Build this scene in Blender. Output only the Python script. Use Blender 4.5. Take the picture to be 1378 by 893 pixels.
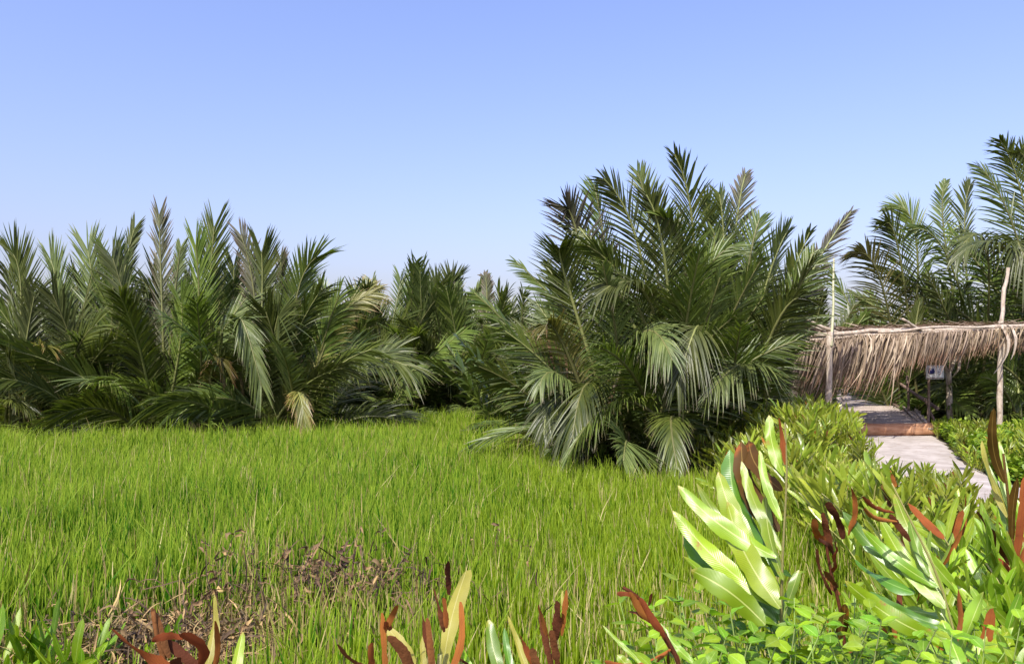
import bpy, math, random
import numpy as np
from mathutils import Vector, Matrix

for o in list(bpy.data.objects): bpy.data.objects.remove(o)
SC = bpy.context.scene
COL = SC.collection
R = math.radians

# ------------------------------------------------------------------ camera
F = 1060.0                       # focal length in photograph pixels (1378 wide)
EYE = 1.65
PITCH = math.atan(40.0 / F)
cd = bpy.data.cameras.new('camera'); cam = bpy.data.objects.new('camera', cd); COL.objects.link(cam)
cd.sensor_width = 36.0; cd.lens = 36.0 * F / 1378.0; cd.clip_start = 0.05; cd.clip_end = 5000
cam.location = (0, 0, EYE); cam.rotation_euler = (R(90) + PITCH, 0, 0)
SC.camera = cam

# ------------------------------------------------------------------ light
SUN_EL = R(50)
SUN_AZ = math.atan2(-0.42, -0.90)          # horizontal direction TOWARDS the sun: behind the camera, to the left
sx, sy = -0.42, -0.90
n_ = math.hypot(sx, sy); sx /= n_; sy /= n_
SUND = Vector((sx * math.cos(SUN_EL), sy * math.cos(SUN_EL), math.sin(SUN_EL)))
w = bpy.data.worlds.new('World'); SC.world = w; w.use_nodes = True
nt = w.node_tree; nt.nodes.clear()
sky = nt.nodes.new('ShaderNodeTexSky'); sky.sky_type = 'NISHITA'; sky.sun_disc = False
sky.sun_elevation = SUN_EL; sky.sun_rotation = math.atan2(sx, sy)
sky.altitude = 0; sky.air_density = 1.5; sky.dust_density = 3.2; sky.ozone_density = 1.0
gain = nt.nodes.new('ShaderNodeMix'); gain.data_type = 'RGBA'; gain.blend_type = 'MULTIPLY'
gain.inputs[0].default_value = 1.0; gain.inputs[7].default_value = (1.02, 1.0, 1.44, 1)
bg = nt.nodes.new('ShaderNodeBackground'); bg.inputs[1].default_value = 0.13
wo = nt.nodes.new('ShaderNodeOutputWorld')
nt.links.new(sky.outputs[0], gain.inputs[6]); nt.links.new(gain.outputs[2], bg.inputs[0]); nt.links.new(bg.outputs[0], wo.inputs[0])
sl = bpy.data.lights.new('sun', 'SUN'); sl.energy = 5.0; sl.angle = R(0.53); sl.color = (1.0, 0.95, 0.86)
so = bpy.data.objects.new('sun', sl); COL.objects.link(so)
so.rotation_euler = SUND.to_track_quat('Z', 'Y').to_euler()
SC.view_settings.view_transform = 'Standard'; SC.view_settings.look = 'None'
SC.view_settings.exposure = 0.5; SC.view_settings.gamma = 1.0
SC.render.engine = 'CYCLES'
SC.cycles.max_bounces = 6; SC.cycles.transmission_bounces = 4; SC.cycles.diffuse_bounces = 3; SC.cycles.glossy_bounces = 2

# ------------------------------------------------------------------ helpers
def at(px, py, Y):
    """world point seen at photograph pixel (px, py) at the distance Y along the view"""
    x = (px - 689.0) / F; z = -(py - 446.5) / F
    cp, sp = math.cos(PITCH), math.sin(PITCH)
    yw = cp - sp * z; zw = sp + cp * z
    k = Y / yw
    return np.array((x * k, Y, EYE + zw * k))

def nrm(v):
    l = np.linalg.norm(v, axis=-1, keepdims=True)
    return v / np.maximum(l, 1e-9)

def smooth(a, b, x):
    t = np.clip((x - a) / (b - a), 0, 1); return t * t * (3 - 2 * t)

BANK_Y = np.array([0, 2.5, 4.0, 6.0, 8.0, 12.0, 16.0, 17.2, 40.0])
BANK_X = np.array([1.2, 1.2, 1.9, 2.9, 3.3, 3.7, 4.6, 5.0, 60.0])
def ground_h(x, y):
    x = np.asarray(x, float); y = np.asarray(y, float)
    dr = x - np.interp(y, BANK_Y, BANK_X)
    dn = 2.3 - y
    a = smooth(-0.9, 0.6, np.maximum(dr, dn))
    a = a * (1 - smooth(17.3, 17.9, y) * (1 - smooth(9.9, 10.8, x)) )
    a = a * (1 - smooth(24, 26, y))
    return -0.5 + 0.5 * a + 0.03 * np.sin(x * 1.7 + 1) * np.cos(y * 1.3) * (1 - a)

def mesh_quads(name, V, Q, mats, tint=None, along=None, uv=None, midx=None, smooth_=True):
    V = np.asarray(V, dtype=np.float32).reshape(-1, 3); Q = np.asarray(Q, dtype=np.int32).reshape(-1, 4)
    me = bpy.data.meshes.new(name)
    me.vertices.add(len(V)); me.vertices.foreach_set('co', V.ravel())
    me.loops.add(Q.size); me.loops.foreach_set('vertex_index', Q.ravel())
    me.polygons.add(len(Q)); me.polygons.foreach_set('loop_start', np.arange(0, Q.size, 4, dtype=np.int32))
    me.polygons.foreach_set('loop_total', np.full(len(Q), 4, np.int32))
    me.polygons.foreach_set('use_smooth', np.full(len(Q), smooth_, bool))
    if midx is not None: me.polygons.foreach_set('material_index', np.asarray(midx, np.int32))
    for m in mats: me.materials.append(m)
    for nm, arr in (('tint', tint), ('along', along), ('across', uv)):
        if arr is not None:
            a = me.attributes.new(nm, 'FLOAT', 'POINT'); a.data.foreach_set('value', np.asarray(arr, np.float32).ravel())
    me.update(calc_edges=True)
    return me

class Geo:
    """collects quads"""
    def __init__(s): s.V = []; s.Q = []; s.T = []; s.A = []; s.U = []; s.M = []; s.n = 0
    def add(s, V, Q, tint=0.5, along=0.0, across=0.0, mi=0):
        V = np.asarray(V, float).reshape(-1, 3); Q = np.asarray(Q, int).reshape(-1, 4)
        s.V.append(V); s.Q.append(Q + s.n)
        for L, v in ((s.T, tint), (s.A, along), (s.U, across)):
            L.append(np.broadcast_to(np.asarray(v, float), (len(V),)) if np.ndim(v) == 0 else np.asarray(v, float).reshape(-1))
        s.M.append(np.full(len(Q), mi)); s.n += len(V)
    def mesh(s, name, mats):
        return mesh_quads(name, np.concatenate(s.V), np.concatenate(s.Q), mats if isinstance(mats, (list, tuple)) else [mats],
                          np.concatenate(s.T), np.concatenate(s.A), np.concatenate(s.U), np.concatenate(s.M))

def put(name, me, parent=None, loc=None):
    o = bpy.data.objects.new(name, me); COL.objects.link(o)
    if loc is not None: o.location = loc
    if parent is not None: o.parent = parent
    return o

def tag(o, label=None, cat=None, group=None, kind=None):
    if label: o['label'] = label
    if cat: o['category'] = cat
    if group: o['group'] = group
    if kind: o['kind'] = kind
    return o

def empty(name, loc=(0, 0, 0), rz=0):
    o = bpy.data.objects.new(name, None); COL.objects.link(o); o.location = loc; o.rotation_euler = (0, 0, rz)
    o.empty_display_size = 0.2
    return o

def copy_tree(o, parent=None):
    kids = list(KIDS.get(o.name, []))
    c = o.copy(); COL.objects.link(c)
    if parent is not None: c.parent = parent
    KIDS[c.name] = []
    for k in kids: KIDS[c.name].append(copy_tree(k, c))
    return c
KIDS = {}
def child(name, me, parent):
    o = put(name, me, parent); KIDS.setdefault(parent.name, []).append(o); KIDS.setdefault(o.name, []); return o

def ribbons(g, C, S, W, fold=None, tint=0.5, cols=3, mi=0, wave=None):
    """C [B,K,3] centre lines, S [B,K,3] side dirs, W [B,K] half widths, fold: depth factor of the V, added to Geo g"""
    B, K, _ = C.shape
    Tn = nrm(np.gradient(C, axis=1)); N = nrm(np.cross(Tn, S))
    if cols == 3:
        Lf = C - S * W[..., None] + N * (fold * W)[..., None]
        Rt = C + S * W[..., None] + N * (fold * W)[..., None]
        if wave is not None:
            Lf = Lf + N * (wave * W)[..., None]; Rt = Rt - N * (np.roll(wave, 2, axis=1) * W)[..., None]
        V = np.stack([Lf, C, Rt], axis=2); ac = np.array([-1, 0, 1.0])
    else:
        V = np.stack([C - S * W[..., None], C + S * W[..., None]], axis=2); ac = np.array([-1, 1.0])
    c = V.shape[2]
    idx = np.arange(B * K * c).reshape(B, K, c)
    Q = np.stack([idx[:, :-1, :-1], idx[:, :-1, 1:], idx[:, 1:, 1:], idx[:, 1:, :-1]], axis=-1)
    al = np.broadcast_to(np.linspace(0, 1, K)[None, :, None], (B, K, c))
    tt = np.broadcast_to(np.asarray(tint, float).reshape(-1, 1, 1), (B, K, c))
    g.add(V.reshape(-1, 3), Q.reshape(-1, 4), tt.reshape(-1), al.reshape(-1), np.broadcast_to(ac, (B, K, c)).reshape(-1), mi)

def tube(g, P, rad, sides=6, tint=0.5, mi=0, flat=1.0):
    P = np.asarray(P, float); K = len(P); rad = np.broadcast_to(np.asarray(rad, float), (K,))
    T = nrm(np.gradient(P, axis=0))
    ref = np.array((0.0, 1.0, 0.0)) if abs(T[:, 1]).mean() < 0.8 else np.array((1.0, 0, 0))
    S = nrm(np.cross(T, ref)); N = nrm(np.cross(S, T))
    a = np.linspace(0, 2 * np.pi, sides, endpoint=False)
    V = P[:, None] + (S[:, None] * np.cos(a)[None, :, None] + N[:, None] * np.sin(a)[None, :, None] * flat) * rad[:, None, None]
    idx = np.arange(K * sides).reshape(K, sides)
    Q = np.stack([idx[:-1], np.roll(idx[:-1], -1, 1), np.roll(idx[1:], -1, 1), idx[1:]], axis=-1).reshape(-1, 4)
    caps = []
    for ring, flip in ((idx[0], True), (idx[-1], False)):
        r = list(ring)
        if flip: r = r[::-1]
        for i in range(1, sides - 2, 2): caps.append((r[0], r[i], r[i + 1], r[i + 2]))
    al = np.repeat(np.linspace(0, 1, K), sides)
    g.add(V.reshape(-1, 3), np.concatenate([Q, np.array(caps)]) if caps else Q, tint, al, 0.0, mi)

def box(g, c, s, rz=0.0, tilt=0.0, tint=0.5, mi=0, bev=0.0):
    """a box with chamfered long edges, centre c, size s"""
    hx, hy, hz = s[0] / 2, s[1] / 2, s[2] / 2; b = min(bev if bev else min(s) * 0.12, hy * 0.9, hz * 0.9)
    prof = [(-hy + b, -hz), (hy - b, -hz), (hy, -hz + b), (hy, hz - b), (hy - b, hz), (-hy + b, hz), (-hy, hz - b), (-hy, -hz + b)]
    V = np.array([(x, y, z) for x in (-hx, hx) for (y, z) in prof])
    ct, st = math.cos(tilt), math.sin(tilt)
    V = np.stack([V[:, 0], V[:, 1] * ct - V[:, 2] * st, V[:, 1] * st + V[:, 2] * ct], 1)
    cz, sz = math.cos(rz), math.sin(rz)
    V = np.stack([V[:, 0] * cz - V[:, 1] * sz, V[:, 0] * sz + V[:, 1] * cz, V[:, 2]], 1) + np.asarray(c, float)
    Q = [(i, (i + 1) % 8, 8 + (i + 1) % 8, 8 + i) for i in range(8)]
    Q += [(0, 7, 6, 5), (0, 5, 4, 1), (1, 4, 3, 2), (8, 13, 14, 15), (8, 9, 12, 13), (9, 10, 11, 12)]
    g.add(V, Q, tint, 0.0, 0.0, mi)

# ------------------------------------------------------------------ materials
def new_mat(name):
    m = bpy.data.materials.new(name); m.use_nodes = True; m.node_tree.nodes.clear()
    return m, m.node_tree.nodes, m.node_tree.links

def mixc(N, L, fac, a, b, mode='MIX'):
    n = N.new('ShaderNodeMix'); n.data_type = 'RGBA'; n.blend_type = mode
    for i, v in ((0, fac), (6, a), (7, b)):
        if isinstance(v, (int, float)): n.inputs[i].default_value = v
        elif isinstance(v, tuple): n.inputs[i].default_value = (*v, 1)[:4]
        else: L.new(v, n.inputs[i])
    return n.outputs[2]

def ramp(N, L, v, a, b, lo=0.0, hi=1.0):
    n = N.new('ShaderNodeMapRange'); L.new(v, n.inputs[0])
    n.inputs[1].default_value = a; n.inputs[2].default_value = b; n.inputs[3].default_value = lo; n.inputs[4].default_value = hi
    n.interpolation_type = 'SMOOTHSTEP'
    return n.outputs[0]

def noise(N, L, scale, detail=3, coord='Object', rough=0.6, stretch=None):
    tc = N.new('ShaderNodeTexCoord'); n = N.new('ShaderNodeTexNoise')
    n.inputs['Scale'].default_value = scale; n.inputs['Detail'].default_value = detail; n.inputs['Roughness'].default_value = rough
    v = tc.outputs[coord]
    if stretch:
        mp = N.new('ShaderNodeMapping'); mp.inputs['Scale'].default_value = stretch; L.new(v, mp.inputs[0]); v = mp.outputs[0]
    L.new(v, n.inputs['Vector']); return n.outputs[0]

def leaf_mat(name, a, b, tip=None, tip_at=0.85, rough=0.4, transl=0.3, base=None, rib=None, var=0.35, tcol=None, blotch=None, spec=0.5, nscale=3.0):
    m, N, L = new_mat(name)
    at_ = N.new('ShaderNodeAttribute'); at_.attribute_name = 'tint'
    al = N.new('ShaderNodeAttribute'); al.attribute_name = 'along'
    ac = N.new('ShaderNodeAttribute'); ac.attribute_name = 'across'
    c = mixc(N, L, at_.outputs['Fac'], a, b)
    nz = noise(N, L, nscale, 3)
    c = mixc(N, L, ramp(N, L, nz, 0.3, 0.7, 0.0, 0.5), c, tuple(x * 0.55 for x in a))
    if blotch:
        nb = noise(N, L, blotch[1], 4)
        c = mixc(N, L, ramp(N, L, nb, blotch[2], blotch[2] + 0.12), c, blotch[0])
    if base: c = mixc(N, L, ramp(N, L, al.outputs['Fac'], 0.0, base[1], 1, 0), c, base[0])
    if tip: c = mixc(N, L, ramp(N, L, al.outputs['Fac'], tip_at, 1.0), c, tip)
    if rib:
        ab = N.new('ShaderNodeMath'); ab.operation = 'ABSOLUTE'; L.new(ac.outputs['Fac'], ab.inputs[0])
        c = mixc(N, L, ramp(N, L, ab.outputs[0], 0.03, 0.09, 0.7, 0.0), c, rib)
    oi = N.new('ShaderNodeObjectInfo')
    hs = N.new('ShaderNodeHueSaturation'); L.new(c, hs.inputs['Color'])
    L.new(ramp(N, L, oi.outputs['Random'], 0, 1, 1 - var, 1 + var), hs.inputs['Value'])
    hs.inputs['Saturation'].default_value = 1.0
    L.new(ramp(N, L, oi.outputs['Random'], 0, 1, 0.488, 0.508), hs.inputs['Hue'])
    c = hs.outputs[0]
    p = N.new('ShaderNodeBsdfPrincipled'); L.new(c, p.inputs['Base Color']); p.inputs['Roughness'].default_value = rough
    p.inputs['Specular IOR Level'].default_value = spec
    t = N.new('ShaderNodeBsdfTranslucent')
    L.new(mixc(N, L, 1.0, c, tcol or (1.5, 1.6, 0.7), 'MULTIPLY'), t.inputs[0])
    bp = N.new('ShaderNodeBump'); bp.inputs['Strength'].default_value = 0.25; bp.inputs['Distance'].default_value = 0.01
    if rib:                                                  # side veins running out from the midrib, and a slow undulation
        q1 = N.new('ShaderNodeMath'); q1.operation = 'MULTIPLY_ADD'; L.new(al.outputs['Fac'], q1.inputs[0]); q1.inputs[1].default_value = 420
        q0 = N.new('ShaderNodeMath'); q0.operation = 'MULTIPLY'; L.new(ab.outputs[0], q0.inputs[0]); q0.inputs[1].default_value = -16
        L.new(q0.outputs[0], q1.inputs[2]); q2 = N.new('ShaderNodeMath'); q2.operation = 'SINE'; L.new(q1.outputs[0], q2.inputs[0])
        q3 = N.new('ShaderNodeMath'); q3.operation = 'MULTIPLY_ADD'; L.new(noise(N, L, 14, 1), q3.inputs[0]); q3.inputs[1].default_value = 60; L.new(q2.outputs[0], q3.inputs[2])
        bp.inputs['Distance'].default_value = 0.0006; bp.inputs['Strength'].default_value = 0.25
        L.new(q3.outputs[0], bp.inputs['Height'])
    else: L.new(noise(N, L, nscale * 12, 2), bp.inputs['Height'])
    L.new(bp.outputs[0], p.inputs['Normal'])
    mx = N.new('ShaderNodeMixShader'); mx.inputs[0].default_value = transl
    L.new(p.outputs[0], mx.inputs[1]); L.new(t.outputs[0], mx.inputs[2])
    o = N.new('ShaderNodeOutputMaterial'); L.new(mx.outputs[0], o.inputs[0])
    return m

def solid_mat(name, a, b, scale=4, rough=0.8, bump=0.3, stretch=None, c3=None, s3=20, spec=0.3, bdist=0.02):
    m, N, L = new_mat(name)
    nz = noise(N, L, scale, 5, stretch=stretch)
    c = mixc(N, L, ramp(N, L, nz, 0.32, 0.68), a, b)
    at_ = N.new('ShaderNodeAttribute'); at_.attribute_name = 'tint'
    c = mixc(N, L, ramp(N, L, at_.outputs['Fac'], 0, 1, 0.35, 0.0), c, tuple(x * 0.4 for x in a))
    if c3: c = mixc(N, L, ramp(N, L, noise(N, L, s3, 4), 0.55, 0.7, 0, 0.8), c, c3)
    p = N.new('ShaderNodeBsdfPrincipled'); L.new(c, p.inputs['Base Color']); p.inputs['Roughness'].default_value = rough
    p.inputs['Specular IOR Level'].default_value = spec
    bp = N.new('ShaderNodeBump'); bp.inputs['Strength'].default_value = bump; bp.inputs['Distance'].default_value = bdist
    L.new(noise(N, L, scale * 6, 5, stretch=stretch), bp.inputs['Height']); L.new(bp.outputs[0], p.inputs['Normal'])
    o = N.new('ShaderNodeOutputMaterial'); L.new(p.outputs[0], o.inputs[0])
    return m

M = {}
M['palm'] = leaf_mat('palm_green', (0.042, 0.072, 0.012), (0.120, 0.148, 0.024), tip=(0.13, 0.12, 0.05), tip_at=0.86, rough=0.40, transl=0.22, spec=0.42)
M['palm_light'] = leaf_mat('palm_light_green', (0.085, 0.13, 0.022), (0.17, 0.215, 0.04), tip=(0.2, 0.16, 0.07), rough=0.38, transl=0.33)
M['palm_yellow'] = leaf_mat('palm_yellowing', (0.13, 0.14, 0.03), (0.24, 0.22, 0.06), tip=(0.25, 0.14, 0.06), tip_at=0.7, rough=0.45, transl=0.33)
M['palm_grey'] = leaf_mat('palm_grey_green', (0.066, 0.095, 0.026), (0.140, 0.168, 0.044), tip=(0.15, 0.125, 0.07), tip_at=0.85, rough=0.42, transl=0.2, spec=0.4)
M['palm_purple'] = leaf_mat('palm_withered_tips', (0.050, 0.060, 0.024), (0.085, 0.08, 0.035), tip=(0.085, 0.06, 0.04), tip_at=0.3, rough=0.6, transl=0.15)
M['palm_dead'] = leaf_mat('palm_dead_brown', (0.10, 0.060, 0.025), (0.18, 0.11, 0.05), rough=0.75, transl=0.15, tcol=(1.2, 1.0, 0.7))
M['stalk'] = leaf_mat('palm_stalk', (0.13, 0.15, 0.04), (0.20, 0.20, 0.07), rough=0.45, transl=0.0, base=((0.09, 0.055, 0.03), 0.3))
M['thatch'] = leaf_mat('dry_thatch', (0.22, 0.155, 0.085), (0.50, 0.405, 0.28), rough=0.7, transl=0.15, tcol=(1.1, 0.9, 0.7), var=0.3, tip=(0.34, 0.2, 0.12), tip_at=0.75)
M['grass'] = leaf_mat('sedge_green', (0.032, 0.135, 0.004), (0.21, 0.27, 0.006), tip=(0.29, 0.38, 0.035), tip_at=0.66, spec=0.12, rough=0.5, transl=0.38, base=((0.018, 0.035, 0.004), 0.55), var=0.0, nscale=0.5, tcol=(1.35, 1.35, 0.7))  # dark blade bases paint in the deep shade between the blades
M['grass_dry'] = leaf_mat('sedge_straw', (0.26, 0.19, 0.06), (0.50, 0.42, 0.18), rough=0.7, transl=0.2, var=0.0)
M['fern'] = leaf_mat('fern_green', (0.12, 0.25, 0.012), (0.33, 0.46, 0.03), tip=(0.33, 0.36, 0.04), tip_at=0.9, rough=0.3, transl=0.25, rib=(0.45, 0.50, 0.16), spec=0.7, nscale=6, blotch=((0.22, 0.12, 0.03), 9, 0.66), var=0.3)
M['fern_pale'] = leaf_mat('fern_pale_green', (0.17, 0.29, 0.008), (0.30, 0.40, 0.015), tip=(0.32, 0.28, 0.04), tip_at=0.93, rough=0.34, transl=0.25, rib=(0.5, 0.55, 0.18), spec=0.7, nscale=7, blotch=((0.26, 0.15, 0.03), 26, 0.62), var=0.12)
M['fern_deep'] = leaf_mat('fern_deep_green', (0.07, 0.17, 0.012), (0.10, 0.22, 0.02), rough=0.3, transl=0.2, rib=(0.22, 0.34, 0.08), spec=0.7, nscale=6, var=0.15)
M['fern_mid'] = leaf_mat('fern_hedge', (0.13, 0.20, 0.016), (0.42, 0.46, 0.05), tip=(0.3, 0.27, 0.07), tip_at=0.85, rough=0.32, transl=0.3, spec=0.6, nscale=4, blotch=((0.2, 0.11, 0.03), 5, 0.6), var=0.4)
M['rust'] = leaf_mat('fern_rust_velvet', (0.23, 0.068, 0.016), (0.33, 0.12, 0.028), rough=0.85, transl=0.12, spec=0.15, rib=(0.2, 0.05, 0.02), nscale=9, tcol=(1.4, 0.9, 0.5), var=0.2, blotch=((0.12, 0.035, 0.015), 18, 0.62))
M['rust_dark'] = leaf_mat('fern_dark_rust', (0.10, 0.038, 0.015), (0.17, 0.062, 0.02), rough=0.85, transl=0.08, spec=0.15, nscale=9, tcol=(1.4, 0.9, 0.5))
M['fern_brown'] = leaf_mat('fern_brown_backlit', (0.055, 0.030, 0.006), (0.10, 0.048, 0.008), spec=0.2, rough=0.6, transl=0.3, rib=(0.25, 0.16, 0.04), nscale=6, tcol=(1.5, 1.2, 0.5), blotch=((0.30, 0.085, 0.012), 8, 0.60))
M['fern_yellow'] = leaf_mat('fern_yellowing', (0.30, 0.29, 0.035), (0.40, 0.37, 0.06), rough=0.5, transl=0.3, rib=(0.45, 0.42, 0.15), nscale=8, blotch=((0.42, 0.2, 0.03), 12, 0.64), var=0.1)
M['fern_stem'] = leaf_mat('fern_stem', (0.26, 0.25, 0.06), (0.35, 0.33, 0.12), rough=0.5, transl=0.0)
M['cover'] = leaf_mat('ground_cover_green', (0.07, 0.17, 0.008), (0.26, 0.35, 0.02), rough=0.5, transl=0.25, nscale=1.2, var=0.0)
M['herb_stem'] = leaf_mat('herb_stem', (0.09, 0.14, 0.02), (0.14, 0.20, 0.03), rough=0.6, transl=0.0)
M['herb'] = leaf_mat('herb_green', (0.10, 0.26, 0.008), (0.29, 0.42, 0.015), rough=0.42, transl=0.3, rib=(0.33, 0.48, 0.10), spec=0.5, nscale=9, var=0.25)
M['dead'] = leaf_mat('dead_leaves', (0.05, 0.03, 0.015), (0.40, 0.26, 0.11), rough=0.85, transl=0.1, tcol=(1.2, 1.0, 0.8), var=0.3)
M['dead_stem'] = solid_mat('dead_stem', (0.07, 0.05, 0.04), (0.16, 0.11, 0.08), 20)
M['pole'] = solid_mat('weathered_pole', (0.33, 0.26, 0.19), (0.50, 0.43, 0.34), 5, 0.75, 0.4, stretch=(4, 4, 1), c3=(0.2, 0.14, 0.1), s3=9)
M['bamboo'] = solid_mat('pale_bamboo', (0.36, 0.36, 0.2), (0.48, 0.46, 0.3), 4, 0.6, 0.2)
M['dark_wood'] = solid_mat('rail_sticks', (0.13, 0.085, 0.06), (0.24, 0.17, 0.13), 6, 0.8, 0.4)
M['log'] = solid_mat('red_brown_log', (0.38, 0.18, 0.085), (0.52, 0.29, 0.16), 5, 0.75, 0.45, stretch=(0.6, 3, 3), c3=(0.16, 0.06, 0.035), s3=6)
M['plank'] = solid_mat('grey_planks', (0.36, 0.29, 0.24), (0.50, 0.42, 0.36), 3, 0.8, 0.3, stretch=(1, 8, 4))
M['mud'] = solid_mat('dark_mud', (0.035, 0.035, 0.015), (0.075, 0.065, 0.03), 1.2, 0.9, 0.6, c3=(0.09, 0.06, 0.03), s3=5)
M['path'] = solid_mat('pale_concrete', (0.31, 0.272, 0.235), (0.44, 0.395, 0.35), 2.5, 0.9, 0.6, c3=(0.24, 0.19, 0.14), s3=9, bdist=0.02)
M['board'] = solid_mat('sign_white', (0.62, 0.62, 0.68), (0.72, 0.72, 0.78), 6, 0.5, 0.05)
M['ink'] = solid_mat('sign_navy_print', (0.02, 0.02, 0.12), (0.03, 0.03, 0.16), 6, 0.5, 0.0)
M['ink_pale'] = solid_mat('sign_faint_print', (0.3, 0.27, 0.38), (0.35, 0.3, 0.42), 6, 0.5, 0.0)

# ------------------------------------------------------------------ ground, path
def sheet(name, xs, ys, hf, mat, **kw):
    X, Y = np.meshgrid(xs, ys); Z = hf(X, Y)
    idx = np.arange(X.size).reshape(X.shape)
    Q = np.stack([idx[:-1, :-1], idx[:-1, 1:], idx[1:, 1:], idx[1:, :-1]], -1).reshape(-1, 4)
    me = mesh_quads(name, np.stack([X, Y, Z], -1), Q, [mat], tint=np.ones(X.size))
    return put(name, me)
xs = np.concatenate([[-2500, -600, -150, -60], np.arange(-30, 30, 0.4), [60, 150, 600, 2500]])
ys = np.concatenate([[-2500, -600, -100, -20], np.arange(-6, 46, 0.4), [60, 150, 600, 2500]])
tag(sheet('ground', xs, ys, ground_h, M['mud']), 'dark wet mud under the sedge and palms', 'ground', kind='structure')

# pale path: cross sections (y, left x, right x)
PATH = np.array([(17.15, 7.05, 9.25), (15.5, 6.7, 8.55), (14.0, 6.2, 7.85), (12.5, 5.6, 7.25), (11, 5.0, 6.75), (9.5, 4.6, 6.55), (8, 4.5, 6.7), (6, 4.4, 6.8), (3, 4.2, 6.6), (-4, 4.0, 6.4)])
yy = np.linspace(-4, 17.15, 90); order = PATH[::-1]
xl = np.interp(yy, order[:, 0], order[:, 1]); xr = np.interp(yy, order[:, 0], order[:, 2])
rg = np.random.default_rng(2)
V = []
tt = np.linspace(0, 1, 12)
jl = rg.normal(0, 0.05, 90); jr = rg.normal(0, 0.05, 90)
for i in range(90):
    for k, t in enumerate(tt):
        V.append(((xl[i] + jl[i]) * (1 - t) + (xr[i] + jr[i]) * t, yy[i], 0.05 - (0.06 if k in (0, 11) else 0) + 0.004 * math.sin(i * 1.3 + k)))
idx = np.arange(90 * 12).reshape(90, 12)
Q = np.stack([idx[:-1, :-1], idx[:-1, 1:], idx[1:, 1:], idx[1:, :-1]], -1).reshape(-1, 4)
tag(put('path', mesh_quads('path', V, Q, [M['path']], tint=np.ones(1080))), 'pale concrete footpath curving up to the bridge', 'path', kind='structure')

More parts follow.
